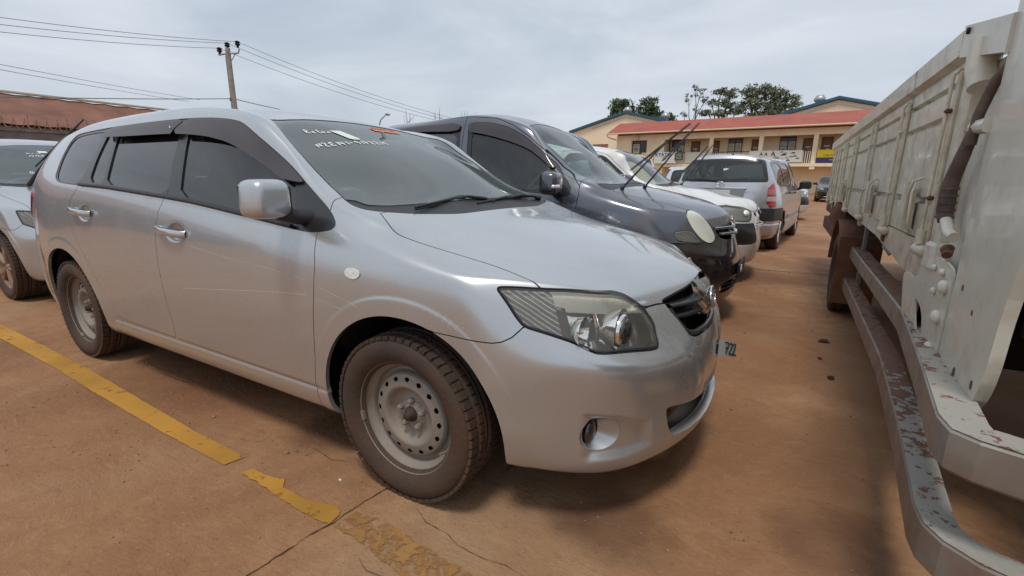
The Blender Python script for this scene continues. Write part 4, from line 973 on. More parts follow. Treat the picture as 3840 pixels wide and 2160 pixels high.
M_refl_white = material('white reflector', (.90, .91, .90), .25, .1, .5, bump=.4, bscale=25)
SP_VAN = dict(
    R=.295, ws=[(-.93,.50),(-.75,.53),(-.60,.535),(-.50,.54),(-.354,.57),(-.246,.65),(-.18,.70),(-.115,.665),(-.09,.5),(-.07,.3),(-.06,0),(-.06,-.3),(-1.0,-.3),(-1.0,0),(-.97,.3)],
    cowl=[(-.27,.8),(-.23,.6),(-.18,.3),(-.17,-.3),(.3,-.3),(.3,.8)],
    hood=[(-.115,.67),(-.034,.65),(.05,.62),(.167,.59),(.279,.565),(.40,.55),(.47,.50),(.53,.47),(.58,.43),(.605,.40),(.65,.27),(.676,.122),(.683,0),(.683,-.3),(-.055,-.3),(-.06,0),(-.07,.3),(-.09,.5)],
    bump=tzp([(.10,.84,.66),(.30,.80,.665),(.41,.74,.672),(.55,.62,.665),(.60,.42,.755),(.64,.30,.772),(.676,.12,.778),(.684,0,.785)])+[(1.2,.785),(1.2,-.2),(-.49,-.2)],
    lamps=[[(.429,.580,.890),(.452,.515,.895),(.514,.482,.858),(.573,.45,.789),(.613,.433,.72),(.624,.452,.685),(.614,.512,.661),(.586,.566,.667),(.549,.604,.695),(.497,.63,.757),(.462,.634,.813),(.44,.63,.859)],
           [(.383,.729,.748),(.437,.685,.756),(.475,.652,.756),(.505,.634,.737),(.535,.622,.696),(.552,.615,.674),(.502,.673,.675),(.444,.717,.684),(.412,.736,.694)]],
    lens=[LMWARM, M_lens], refl=[M_refl_white, M_ribs], rim=M_rim_cream, bm=M_dark_low, ring=True,
    grille=[(.40,.755),(.25,.768),(.12,.772),(0,.778),(-.3,.778),(-.3,.665),(0,.665),(.28,.668),(.37,.69)], lgrille=[(.47,.355),(.2,.385),(0,.39),(-.3,.39),(-.3,.285),(0,.285),(.2,.285),(.44,.275)],
    dlo_front=[(-1.425,1.575),(-1.226,1.57),(-1.017,1.522),(-.851,1.438),(-.701,1.326),(-.551,1.20),(-.405,1.06),(-.385,1.005),(-.42,.965),(-.736,1.0),(-1.0,1.012),(-1.36,1.03),(-1.39,1.30)],
    dlo_rear=[(-1.50,1.578),(-2.0,1.572),(-2.6,1.53),(-2.85,1.48),(-2.9,1.12),(-2.6,1.08),(-2.0,1.06),(-1.46,1.045),(-1.47,1.3)],
    panes=[('front_door_window', [(-1.375,1.50),(-1.2,1.52),(-1.017,1.475),(-.86,1.39),(-.72,1.29),(-.60,1.19),(-.56,1.05),(-.75,1.015),(-1.33,1.05),(-1.35,1.3)], M_glass_side),
           ('rear_door_window', [(-1.53,1.54),(-2.1,1.53),(-2.12,1.09),(-1.5,1.07)], M_glass_dark), ('quarter_window', [(-2.2,1.53),(-2.8,1.47),(-2.84,1.13),(-2.2,1.09)], M_glass_dark)],
    visors=[[(-1.425,1.572),(-1.226,1.568),(-1.017,1.52),(-.851,1.436),(-.701,1.324),(-.551,1.20),(-.60,1.19),(-.676,1.252),(-.811,1.343),(-.949,1.392),(-1.11,1.437),(-1.279,1.475),(-1.40,1.492)],
            [(-1.50,1.576),(-2.0,1.57),(-2.5,1.54),(-2.5,1.49),(-2.05,1.515),(-1.50,1.497)]],
    fcut=[(-.42,-.2),(-.42,.32),(-.36,.6),(-.327,.914),(-.322,.994),(-.335,1.06),(-.33,2),(3,2),(3,-.2)],
    door=[(-.42,.30),(-1.42,.31),(-1.47,.7),(-1.45,.95),(-1.43,1.1),(-1.455,1.36),(-1.462,1.5),(-1.46,1.628),(-1.158,1.599),(-.981,1.533),(-.814,1.432),(-.681,1.322),(-.537,1.199),(-.39,1.109),(-.335,1.054),(-.322,.994),(-.327,.914),(-.36,.6)],
    rdoor=[(-1.42,.31),(-2.1,.32),(-2.3,.6),(-2.5,.95),(-2.5,1.60),(-1.46,1.628),(-1.462,1.5),(-1.455,1.36),(-1.43,1.1),(-1.45,.95),(-1.47,.7)],
    rglass=[(.58,1.1),(.5,1.45),(0,1.5),(-.3,1.5),(-.3,1.08),(0,1.08)], tail=[(.62,.8),(.62,1.3),(.9,1.3),(.9,.8)])
SP_WAGON = dict(
    R=.29, side_step=True, rb=.69, rbm=M_plastic,
    ws=[(-.80,.56),(-.64,.60),(-.46,.66),(-.30,.70),(-.229,.705),(-.15,.66),(-.125,.45),(-.12,.2),(-.12,-.3),(-.86,-.3),(-.86,0),(-.85,.3),(-.83,.48)],
    cowl=[(-.30,.8),(-.25,.6),(-.22,.3),(-.21,-.3),(.3,-.3),(.3,.8)],
    hood=[(-.15,.67),(0,.69),(.2,.68),(.40,.665),(.509,.645),(.592,.557),(.645,.43),(.70,.34),(.729,.283),(.755,.2),(.766,.1),(.768,0),(.768,-.3),(-.115,-.3),(-.12,.2),(-.125,.45)],
    bump=tzp([(.10,.84,.665),(.30,.82,.668),(.578,.706,.670),(.736,.44,.668),(.735,.36,.70),(.728,.29,.774),(.755,.2,.775),(.766,.1,.777),(.768,0,.778)])+[(1.2,.778),(1.2,-.2),(-.49,-.2)],
    lamps=[[(.40,.73,.845),(.462,.70,.848),(.509,.653,.848),(.592,.557,.835),(.65,.42,.823),(.715,.31,.78),(.728,.325,.755),(.738,.43,.676),(.634,.632,.680),(.56,.70,.690),(.48,.74,.71),(.42,.75,.78)]],
    lens=[M_lens], refl=[M_refl_white],
    grille=[(.285,.762),(.15,.766),(0,.768),(-.3,.768),(-.3,.70),(0,.70),(.2,.71),(.27,.735)], lgrille=[(.30,.645),(0,.645),(-.3,.645),(-.3,.585),(0,.585),(.305,.59)],
    black=tzp([(.30,.83,.665),(.578,.706,.665),(.757,.375,.655),(.788,.37,.60),(.80,.40,.455),(.775,.53,.44),(.70,.66,.44),(.40,.83,.44)]),
    dlo_front=[(-.43,.965),(-.46,1.03),(-.62,1.165),(-.78,1.30),(-.88,1.375),(-1.05,1.405),(-1.40,1.415),(-1.40,.995),(-1.0,.985)],
    dlo_rear=[(-1.43,1.415),(-2.0,1.42),(-2.85,1.405),(-3.0,1.375),(-3.03,1.10),(-2.97,1.03),(-2.2,1.005),(-1.43,.998)],
    panes=[('front_door_window', [(-.58,1.00),(-.60,1.10),(-.78,1.26),(-.90,1.345),(-1.06,1.375),(-1.36,1.385),(-1.36,1.02),(-1.0,1.01)], M_glass_side),
           ('rear_door_window', [(-1.47,1.385),(-2.12,1.39),(-2.2,1.04),(-1.47,1.025)], M_glass_side), ('quarter_window', [(-2.22,1.39),(-2.84,1.375),(-2.96,1.35),(-2.99,1.11),(-2.94,1.06),(-2.30,1.04)], M_glass_side)],
    fcut=[(-.42,-.2),(-.42,.32),(-.36,.6),(-.35,.93),(-.37,1.03),(-.36,2),(3,2),(3,-.2)],
    door=[(-.42,.30),(-1.40,.31),(-1.42,.7),(-1.415,1.02),(-1.415,1.44),(-1.0,1.43),(-.85,1.39),(-.6,1.18),(-.40,1.02),(-.35,.93),(-.36,.6)],
    rdoor=[(-1.40,.31),(-2.05,.32),(-2.18,.60),(-2.24,.95),(-2.22,1.43),(-1.415,1.44),(-1.415,1.02),(-1.42,.7)],
    rglass=[(.655,1.095),(.645,1.16),(.57,1.40),(.53,1.425),(.3,1.435),(0,1.44),(-.3,1.44),(-.3,1.075),(0,1.075),(.62,1.08)], tail=[(.675,.705),(.665,1.075),(.95,1.075),(.95,.705)], tailx=.585)
def set_paint(root, old, new):
    for ch in root.children:
        for s in ch.material_slots:
            if s.material == old: s.link = 'OBJECT'; s.material = new
        set_paint(ch, old, new)
def raised_wiper(parent, base, tip, blade0, blade1, k=1.):
    m = MB(); m.tube([base, (Vector(base)*.3+Vector(tip)*.7)+Vector((-.01, 0, 0)), tip], [.009*k, .006*k, .0045*k], 8); m.ellipsoid(base, (.018, .018, .016), 10, 6); m.build('wiper_arm', M_plastic, parent)
    m = MB(); b0, b1 = Vector(blade0), Vector(blade1); m.tube([b0, (b0+b1)/2, b1], [.003*k, .006*k, .003*k], 6); m.tube([b0+Vector((-.010, 0, .003)), b1+Vector((-.010, 0, .003))], .0035, 4); m.build('wiper_blade', M_plastic, parent)
# ------------------------------------------------------------------ the cars in the yard
hero, hb, hws = estate_car('estate_car')
def bvh_of(o):
    me = o.data; return BVHTree.FromPolygons([v.co[:] for v in me.vertices], [p.vertices[:] for p in me.polygons])
ws_bvh = bvh_of(hws)
def finish_wipers(root):
    wiper(root, (-.185, .05, 1.000), (-.235, -.27, 1.012), ((-.30, .22, 1.035), (-.165, -.52, 1.0)), .022)
    wiper(root, (-.20, .58, 1.000), (-.195, .16, 1.004), ((-.225, .50, 1.02), (-.165, -.10, .998)), .02)
neighbour = copy_tree(hero)       # before the particulars of the first car are added
finish_wipers(hero)
tag(hero, 'silver estate car with steel wheels and smoked window visors, beside the yellow line', 'car', 'cars parked in the yard')
for x in (0, -2.6):
    for s in (-1, 1): wheel(hero, x, s)
up = Vector((-.93, 0, .40)).normalized(); nrm_ = Vector((.40, 0, .92)).normalized()
write_on('handwriting', handwriting('NZE141-9172219', .036, .95), ((-.70, -.50, 1.24), (0, 1, .0), up, nrm_), ws_bvh, M_chalk, hero, .0055)
write_on('handwriting', handwriting('Relance', .036, .9), ((-.83, -.46, 1.29), (0, 1, 0), up, nrm_), ws_bvh, M_chalk, hero, .0045)
def sticker(name, y0, x0, w, h, mat, parent, skew=0., segs=6):
    V = []; F = []
    for i in range(segs+1):
        for j in range(2):
            p = Vector((x0, y0+w*i/segs, 1.30))+up*h*j+Vector((0, skew*j, 0)); hit = ws_bvh.ray_cast(p+nrm_*.5, -nrm_, 1.5)[0]
            V.append((hit if hit else p)+nrm_*.003)
    for i in range(segs): F.append((2*i, 2*i+2, 2*i+3, 2*i+1))
    m = MB(); m.add(V, F); return m.build(name, mat, parent)
st = sticker('paper_sticker', -.285, -.745, .062, .105, M_paper, hero, -.035)
sticker('sticker_print', -.277, -.725, .045, .02, M_print, st); sticker('sticker_print', -.29, -.79, .045, .025, M_print, st)
st = sticker('orange_sticker', .03, -.93, .20, .048, M_orange, hero, -.01)
write_on('sticker_lettering', [[(x*.9, z) for x, z in L] for L in handwriting('RE2N7E7RE', .03, .72)], ((-.94, .04, 1.34), (0, 1, 0), up, nrm_), ws_bvh, M_orange_d, st, .006, .006)
tg = MB(); tg.box((.884, .085, .455), (.016, .06, .05), bev=.006); plate = tg.build('plate_bracket', M_plastic, hero)
def paper_tag(parent):
    V = []; F = []; n = 8
    for i in range(n+1):
        t = i/n
        for z in (-.035+.006*t, .035-.008*t*t): V.append((.888+.075*t-.015*t*t, .055+.045*t*t+.02*t, .462+z-.022*t*t))
    for i in range(n): F.append((2*i, 2*i+2, 2*i+3, 2*i+1))
    m = MB(); m.add(V, F); o = m.build('number_tag', M_tag, parent)
    S = []
    for L in handwriting('722', .050, .52, .03):
        v, f = stroke(L, .006); b = len(S)
        P = []
        for x, _, z in v:
            t = .28+x/.115; P.append((.888+.075*t-.015*t*t+.002, .055+.045*t*t+.02*t-.003, .438+z-.022*t*t))
        S.append((P, f))
    m = MB()
    for P, f in S: m.add(P, f)
    m.build('tag_number', M_ink, o)
M_tag = material('grey card tag', (.36, .39, .39), .7)
paper_tag(hero)
# scratches along the right side
M_scratch = material('pale scratch', (.60, .61, .62), .5)
SCR_D = [([(-1.259, .611), (-1.016, .636), (-.772, .663), (-.556, .685), (-.402, .695)], .0016), ([(-1.181, .811), (-.885, .781), (-.623, .77), (-.40, .75)], .0012)]
SCR_F = [([(-.326, .73), (-.214, .707), (-.145, .689)], .0014), ([(-.345, .687), (-.218, .668)], .0014)]+[([(.15+.004*i+.011*((i*7) % 5), .705-.0022*i+.003*((i*3) % 4)), (.155+.004*i+.011*((i*7) % 5), .703-.0022*i+.003*((i*3) % 4))], .002) for i in range(18)]
for ch in hero.children:
    if ch.name.startswith(('front_door', 'front_fender')) and not ch.name.startswith('front_door_') and ch.data.vertices[0].co.y < 0:
        bv = bvh_of(ch)
        for L, w_ in (SCR_D if ch.name.startswith('front_door') else SCR_F): write_on('scratch', [chaikin(np.array(L), 2, closed=False).tolist()], ((0, -.84, 0), (1, 0, 0), (0, 0, 1), (0, -1, 0)), bv, M_scratch, ch, w_, .0006)
# neighbour behind, on alloy wheels
neighbour.name = 'estate_car'; neighbour.location = (-4.86, .22, 0)
tag(neighbour, 'silver car with dirty alloy wheels, nose up against the tail of the nearest car', 'car', 'cars parked in the yard')
for x in (0, -2.6):
    for s in (-1, 1): wheel(neighbour, x, s, rim_alloy)
raised_wiper(neighbour, (-.14, -.50, 1.0), (.18, -.33, 1.36), (.0, -.47, 1.16), (.27, -.15, 1.585), 2.)
wiper(neighbour, (-.20, .58, 1.0), (-.195, .16, 1.004), ((-.225, .50, 1.02), (-.165, -.10, .998)), .02)
write_on('handwriting', handwriting('14122145', .035, .9)+[[(x, z+.075) for x, z in L] for L in handwriting('1en in ', .03, .9)], ((-.72, -.30, 1.23), (0, 1, 0), up, nrm_), ws_bvh, M_chalk, neighbour, .005)
write_on('handwriting', handwriting('G', .045), ((-.42, -.40, 1.06), (0, 1, 0), up, nrm_), ws_bvh, M_chalk, neighbour, .006)
st2 = sticker('paper_sticker', -.20, -.80, .07, .05, M_paper, neighbour)
sticker('orange_sticker', .30, -.95, .20, .03, M_orange, neighbour)
# dark grey compact van
van, vb = simple_car('compact_van', LM_VAN, M_dark, SP_VAN)
van.location = (0, 2.3, 0)
tag(van, 'dark grey compact van with big oval headlights and raised wipers', 'van', 'cars parked in the yard')
for x in (.03, -2.67):
    for s in (-1, 1): wheel(van, x, s, rim_alloy, .295, .17, False, y=.735, mat=M_steel)
mirror_mesh(van, (-.50, .93, 1.075), (.075, .115, .085), -1, M_dark_clean, .15, True); mirror_mesh(van, (-.50, .93, 1.075), (.075, .115, .085), 1, M_dark_clean, .15, True)
raised_wiper(van, (-.075, -.51, 1.045), (.20, -.36, 1.385), (-.05, -.40, 1.177), (.345, -.25, 1.528))
raised_wiper(van, (.0, -.13, 1.052), (.275, .03, 1.44), (.10, 0, 1.26), (.345, .15, 1.571))
M_bar_grey = material('grey grille bar', (.36, .37, .39), .3, .7)
def van_face(root):
    for z0, sp in ((.748, .37), (.703, .32)):
        m = MB(); pts = []
        for y in np.linspace(-sp, sp, 17): pts.append((np.interp(abs(y), [0, .12, .25, .4], [.706, .694, .658, .606])+(.752-z0)*.45, y, z0-.012*(1-abs(y)/sp)**2+.01))
        for p0, p1 in zip(pts[:-1], pts[1:]): m.box(((p0[0]+p1[0])/2-.01, (p0[1]+p1[1])/2, (p0[2]+p1[2])/2), (.035, abs(p1[1]-p0[1])*1.25, .020), Matrix.Rotation(-math.atan2(p1[0]-p0[0], p1[1]-p0[1]), 3, 'Z'), .005)
        m.build('grille_bar', M_bar_grey, root)
    m = MB(); m.box((.58, 0, .72), (.02, .66, .11)); m.build('grille_back', M_black, root)
    m = MB(); m.box((.792, 0, .43), (.018, .50, .105), bev=.008); p = m.build('plate_holder', M_plastic, root)
    m = MB(); m.tube([(.804, -.19, .475), (.806, -.185, .45), (.806, -.195, .43), (.806, -.175, .415)], .006, 6); m.build('holder_scrape', M_chalk, p)
    for z in (.31, .34, .37):
        m = MB(); m.tube([(np.interp(abs(y), [0, .2, .45], [.775, .765, .695]), y, z) for y in np.linspace(-.42, .42, 13)], .006, 6); m.build('grille_slat', M_plastic, root)
    emblem_oval('emblem', root, (.688, 0, .80), .085, .06, ((0, 1, 0), (-.4, 0, .9), (.9, 0, .4)), M_chrome, .006)
    for s in (-1, 1):
        m = MB()
        for hx, hz in ((-1.30, .93), (-2.0, .95)): m.box((hx, s*.845, hz), (.19, .03, .032), bev=.012)
        m.build('door_handle', M_dark, root)
van_face(van)
# white estate with black bumper corners; the same model serves four of the parked cars
wagon, wb_ = simple_car('estate_wagon', LM_VANW, M_white, SP_WAGON, nose=.05)
mirror_mesh(wagon, (-.50, .93, 1.03), (.07, .10, .075), -1, M_plastic, .15); mirror_mesh(wagon, (-.50, .93, 1.03), (.07, .10, .075), 1, M_plastic, .15)
def wagon_face(root):
    for z in (.605, .63):
        m = MB(); m.tube([(np.interp(abs(y), [0, .15, .32], [.835, .825, .785]), y, z) for y in np.linspace(-.31, .31, 13)], .007, 6); m.build('grille_bar', M_white, root)
    emblem_oval('emblem', root, (.783, 0, .775), .10, .07, ((0, 1, 0), (-.4, 0, .9), (.9, 0, .4)), M_chrome, .006)
    m = MB(); m.box((.70, 0, .69), (.02, .5, .18)); m.build('grille_back', M_black, root)
    for s in (-1, 1):
        m = MB(); m.ellipsoid((.665, s*.44, .752), (.05, .075, .045), 16, 10); m.build('headlight_bulb', M_refl_white, root)
        for hx, hz in ((-1.30, .90), (-2.12, .915)):
            m = MB(); m.box((hx, s*.848, hz), (.17, .03, .034), bev=.012); m.build('door_handle', M_plastic, root)
        m = MB(); m.box((-1.25, s*.853, .52), (1.55, .02, .075), bev=.008); m.build('side_moulding', M_wagon_trim, root)
    # tailgate: plate recess, plate, emblem, wiper
    x = -3.372
    m = MB(); m.box((x+.012, 0, .985), (.03, .78, .028), bev=.008); m.build('tailgate_garnish', M_white, root)
    m = MB(); m.box((x-.002, .05, .90), (.012, .42, .11), bev=.004); m.build('number_plate', M_plate, root)
    m = MB(); m.box((x+.004, 0, .90), (.012, .72, .15), bev=.004); m.build('plate_recess', M_wagon_trim, root)
    emblem_oval('emblem', root, (x-.004, 0, 1.045), .13, .085, ((0, -1, 0), (0, 0, 1), (-1, 0, 0)), M_chrome_s, .005)
    me = text_mesh('SUCCEED', .055, 'CENTER', .002); o = link('model_lettering', me, root, M_chrome_s)
    o.matrix_local = Matrix(((0, 0, -1, x-.003), (-1, 0, 0, -.47), (0, 1, 0, .925), (0, 0, 0, 1)))
    m = MB(); m.tube([(x-.01, .05, 1.10), (x+.0, .28, 1.125), (x+.01, .55, 1.115)], [.014, .010, .008], 6); m.build('rear_wiper', M_plastic, root)
    m = MB(); m.ellipsoid((-3.15, -.1, 1.50), (.025, .02, .022), 10, 6); m.build('antenna_base', M_plastic, root)
wagon_face(wagon)
silver, third, fourth = copy_tree(wagon), copy_tree(wagon), copy_tree(wagon)
for c in (wagon,):
    for x in (0, -2.55):
        for s in (-1, 1): wheel(c, x, s, rim_steel, .29, .165, False, y=.735)
raised_wiper(wagon, (-.20, -.25, 1.045), (.02, -.10, 1.31), (-.07, -.13, 1.19), (.165, .0, 1.50))
raised_wiper(wagon, (-.14, .18, 1.052), (.04, .33, 1.32), (-.03, .31, 1.22), (.155, .45, 1.54))
wagon.location = (0, 4.3, 0)
tag(wagon, 'white estate car with black bumper corner and raised wipers, beyond the dark grey van', 'car', 'cars parked in the yard')
silver.location = (.45, 9.68, 0); silver.rotation_euler = (0, 0, math.radians(84)); set_paint(silver, M_white, M_silver2)
tag(silver, 'silver estate car seen from behind with red tail lamps and a big rear window', 'car', 'cars parked in the yard')
for x in (0, -2.55):
    for s in (-1, 1): wheel(silver, x, s, rim_alloy, .29, .17, False, y=.735, mat=M_bright, spokes=6, twin=False)
third.location = (-1.75, 6.75, 0)
tag(third, 'white roofed car with dark windows, glimpsed between the white and the silver estate cars', 'car', 'cars parked in the yard')
for ch in list(third.children):
    if ch.name.startswith(('front_door_window', 'rear_door_window', 'quarter_window')):
        for s_ in ch.material_slots: s_.link = 'OBJECT'; s_.material = M_glass_dark
for x in (0, -2.55):
    for s in (-1, 1): wheel(third, x, s, rim_steel, .29, .165, False, y=.735)
fourth.location = (.78, 14.6, 0); set_paint(fourth, M_white, M_silver_w)
tag(fourth, 'pale silver car whose bright headlight shows past the side of the silver estate', 'car', 'cars parked in the yard')
for x in (0, -2.55):
    for s in (-1, 1): wheel(fourth, x, s, rim_steel, .29, .165, False, y=.735)
# black saloon far down the lane
LM_SAL = dict(A=(.80,.20),B=(.86,.53),C=(.78,.73),D=(.45,.84),E=(-.15,.95),F=(-1.0,1.37),G=(-1.6,1.43),H=(-2.3,1.38),I=(-3.0,1.08),J=(-3.42,1.0),K=(-3.50,.53),L=(-3.42,.27),M=(-.42,.2),N=(-2.1,.2),O=(-.46,.91),P=(-1.4,.96),Q=(-2.5,.985),W=(0,.3),V=(-2.6,.3),Z=(.33,.78),T=(-1.4,1.32))
SP_SAL = dict(SP_WAGON, side_step=False, rbm=M_blackcar)
SP_SAL.pop('black')
SP_SAL.update(ws=[(-.93,.55),(-.7,.60),(-.5,.65),(-.33,.69),(-.2,.67),(-.12,.5),(-.1,.2),(-.1,-.3),(-1.0,-.3),(-1.0,0),(-.98,.4)], hood=[(-.18,.67),(.1,.70),(.4,.66),(.6,.53),(.68,.44),(.74,.3),(.78,0),(.78,-.3),(-.1,-.3),(-.1,.2),(-.12,.5)],
    lamps=[[(.38,.735,.775),(.50,.655,.765),(.60,.53,.755),(.68,.43,.70),(.72,.42,.655),(.66,.56,.645),(.56,.66,.66),(.45,.73,.70)]], grille=[(.33,.71),(0,.73),(-.3,.73),(-.3,.60),(0,.60),(.28,.61)], lgrille=[(.5,.40),(0,.40),(-.3,.40),(-.3,.28),(0,.28),(.45,.28)],
    dlo_front=[(-.45,.93),(-.62,1.10),(-.85,1.26),(-1.0,1.31),(-1.4,1.33),(-1.4,.975)], dlo_rear=[(-1.43,1.33),(-2.0,1.32),(-2.35,1.26),(-2.65,1.06),(-2.2,1.0),(-1.43,.978)],
    panes=[('front_door_window', [(-.58,.96),(-.68,1.10),(-.88,1.24),(-1.02,1.285),(-1.36,1.30),(-1.36,1.0)], M_glass_dark), ('rear_door_window', [(-1.47,1.30),(-2.0,1.29),(-2.3,1.23),(-2.5,1.06),(-2.2,1.025),(-1.47,1.0)], M_glass_dark)],
    door=[(-.42,.30),(-1.40,.31),(-1.42,.7),(-1.415,1.02),(-1.415,1.36),(-1.0,1.34),(-.85,1.29),(-.6,1.12),(-.40,.98),(-.35,.90),(-.36,.6)], rdoor=[(-1.40,.31),(-2.05,.32),(-2.18,.60),(-2.5,.95),(-2.4,1.28),(-1.415,1.36),(-1.415,1.02),(-1.42,.7)],
    rglass=[(.5,1.12),(.45,1.33),(0,1.34),(-.3,1.34),(-.3,1.1)], tail=[(.5,.75),(.5,.95),(.95,.95),(.95,.75)])
sal, sb_ = simple_car('saloon_car', LM_SAL, M_blackcar, SP_SAL, 3)
mirror_mesh(sal, (-.48, .93, .98), (.07, .10, .075), -1, M_blackcar, .15); mirror_mesh(sal, (-.48, .93, .98), (.07, .10, .075), 1, M_blackcar, .15)
m = MB(); m.tube([(.87, y, .30) for y in (-.4, .4)], .012); m.build('bumper_trim', M_chrome_s, sal)
for x in (0, -2.6):
    for s in (-1, 1): wheel(sal, x, s, rim_alloy, .305, .18, False)
sal.location = (3.15, 29.3, 0); sal.rotation_euler = (0, 0, math.radians(-94))
tag(sal, 'black saloon car facing the viewer at the far end of the lane', 'car', 'cars parked in the yard')
# ------------------------------------------------------------------ ground
def ground_material():
    m = bpy.data.materials.new('dusty red concrete'); m.use_nodes = True; nt = m.node_tree; N = nt.nodes; L = nt.links; b = N['Principled BSDF']
    tc = N.new('ShaderNodeTexCoord'); P = tc.outputs['Object']
    def noise(sc, det=6, rough=.55, dist=0., vec=None):
        n = N.new('ShaderNodeTexNoise'); n.inputs['Scale'].default_value = sc; n.inputs['Detail'].default_value = det; n.inputs['Roughness'].default_value = rough; n.inputs['Distortion'].default_value = dist
        L.new(vec or P, n.inputs['Vector']); return n.outputs['Fac']
    def ramp(x, a, ca, b_, cb):
        r = N.new('ShaderNodeValToRGB'); L.new(x, r.inputs[0]); e = r.color_ramp.elements; e[0].position = a; e[0].color = (*ca, 1); e[1].position = b_; e[1].color = (*cb, 1); return r.outputs[0]
    def mr(x, a, b_, c=0., d=1.):
        r = N.new('ShaderNodeMapRange'); L.new(x, r.inputs[0]); r.inputs[1].default_value = a; r.inputs[2].default_value = b_; r.inputs[3].default_value = c; r.inputs[4].default_value = d; return r.outputs[0]
    def mix(f, a, b_, mode='MIX'):
        x = N.new('ShaderNodeMix'); x.data_type = 'RGBA'; x.blend_type = mode
        if isinstance(f, float): x.inputs[0].default_value = f
        else: L.new(f, x.inputs[0])
        for i, v in ((6, a), (7, b_)):
            if isinstance(v, tuple): x.inputs[i].default_value = (*v, 1)
            else: L.new(v, x.inputs[i])
        return x.outputs[2]
    def math_(op, a, b_):
        x = N.new('ShaderNodeMath'); x.operation = op
        for i, v in ((0, a), (1, b_)):
            if isinstance(v, (int, float)): x.inputs[i].default_value = v
            else: L.new(v, x.inputs[i])
        return x.outputs[0]
    # large patches: swept tan concrete and red dust
    big = noise(.9, 8, .6, .6)
    c = ramp(big, .36, (.245, .112, .052), .64, (.40, .225, .115))
    c = mix(mr(noise(4.5, 8, .65, 1.2), .42, .7), c, (.27, .130, .062))
    # trowel swirls, stretched along a warped direction
    mp = N.new('ShaderNodeMapping'); mp.inputs['Scale'].default_value = (1.2, 16, 1); mp.inputs['Rotation'].default_value = (0, 0, .5); L.new(P, mp.inputs[0])
    wv = N.new('ShaderNodeVectorMath'); wv.operation = 'ADD'; nn = N.new('ShaderNodeTexNoise'); nn.inputs['Scale'].default_value = 1.1; nn.inputs['Detail'].default_value = 2; L.new(P, nn.inputs['Vector'])
    sc = N.new('ShaderNodeVectorMath'); sc.operation = 'SCALE'; sc.inputs['Scale'].default_value = 14; L.new(nn.outputs['Color'], sc.inputs[0]); L.new(mp.outputs[0], wv.inputs[0]); L.new(sc.outputs[0], wv.inputs[1])
    sw = noise(2.2, 6, .7, 0, wv.outputs[0])
    c = mix(mr(sw, .56, .72, 0, .55), c, (.40, .225, .115))
    c = mix(mr(sw, .42, .28, 0, .50), c, (.15, .060, .028))
    c = mix(mr(noise(.55, 4, .55, .3), .50, .66, 0, .55), c, (.36, .235, .14))
    # fine grit
    c = mix(mr(noise(160, 3, .7), .60, .75, 0, .55), c, (.11, .055, .030))
    c = mix(mr(noise(210, 2, .6), .64, .76, 0, .7), c, (.50, .34, .22))
    c = mix(mr(noise(48, 5, .75), .55, .70, 0, .45), c, (.17, .078, .036))
    c = mix(mr(noise(36, 5, .75), .57, .72, 0, .40), c, (.47, .29, .165))
    # spills and damp stains
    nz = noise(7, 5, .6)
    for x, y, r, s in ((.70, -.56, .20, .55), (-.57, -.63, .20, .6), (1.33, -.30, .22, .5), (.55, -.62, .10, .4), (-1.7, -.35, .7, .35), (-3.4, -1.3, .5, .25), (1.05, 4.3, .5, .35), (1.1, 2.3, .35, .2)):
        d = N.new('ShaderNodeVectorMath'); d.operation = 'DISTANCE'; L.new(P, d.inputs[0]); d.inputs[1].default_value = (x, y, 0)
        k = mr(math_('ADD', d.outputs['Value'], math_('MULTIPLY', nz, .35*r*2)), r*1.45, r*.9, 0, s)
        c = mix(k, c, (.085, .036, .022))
    L.new(c, b.inputs['Base Color'])
    L.new(mr(noise(3, 5), .3, .7, .62, .92), b.inputs['Roughness']); b.inputs['Specular IOR Level'].default_value = .3
    h = math_('ADD', math_('MULTIPLY', sw, .8), math_('ADD', math_('MULTIPLY', noise(90, 4, .7), .6), math_('MULTIPLY', noise(14, 5, .6), .9)))
    bp = N.new('ShaderNodeBump'); bp.inputs['Strength'].default_value = .9; bp.inputs['Distance'].default_value = .006; L.new(h, bp.inputs['Height']); L.new(bp.outputs[0], b.inputs['Normal'])
    return m
M_ground = ground_material()
gme = bpy.data.meshes.new('ground'); gme.from_pydata([(-400, -300, 0), (400, -300, 0), (400, 600, 0), (-400, 600, 0)], [], [(0, 1, 2, 3)])
tag(link('ground', gme, None, M_ground), kind='structure')
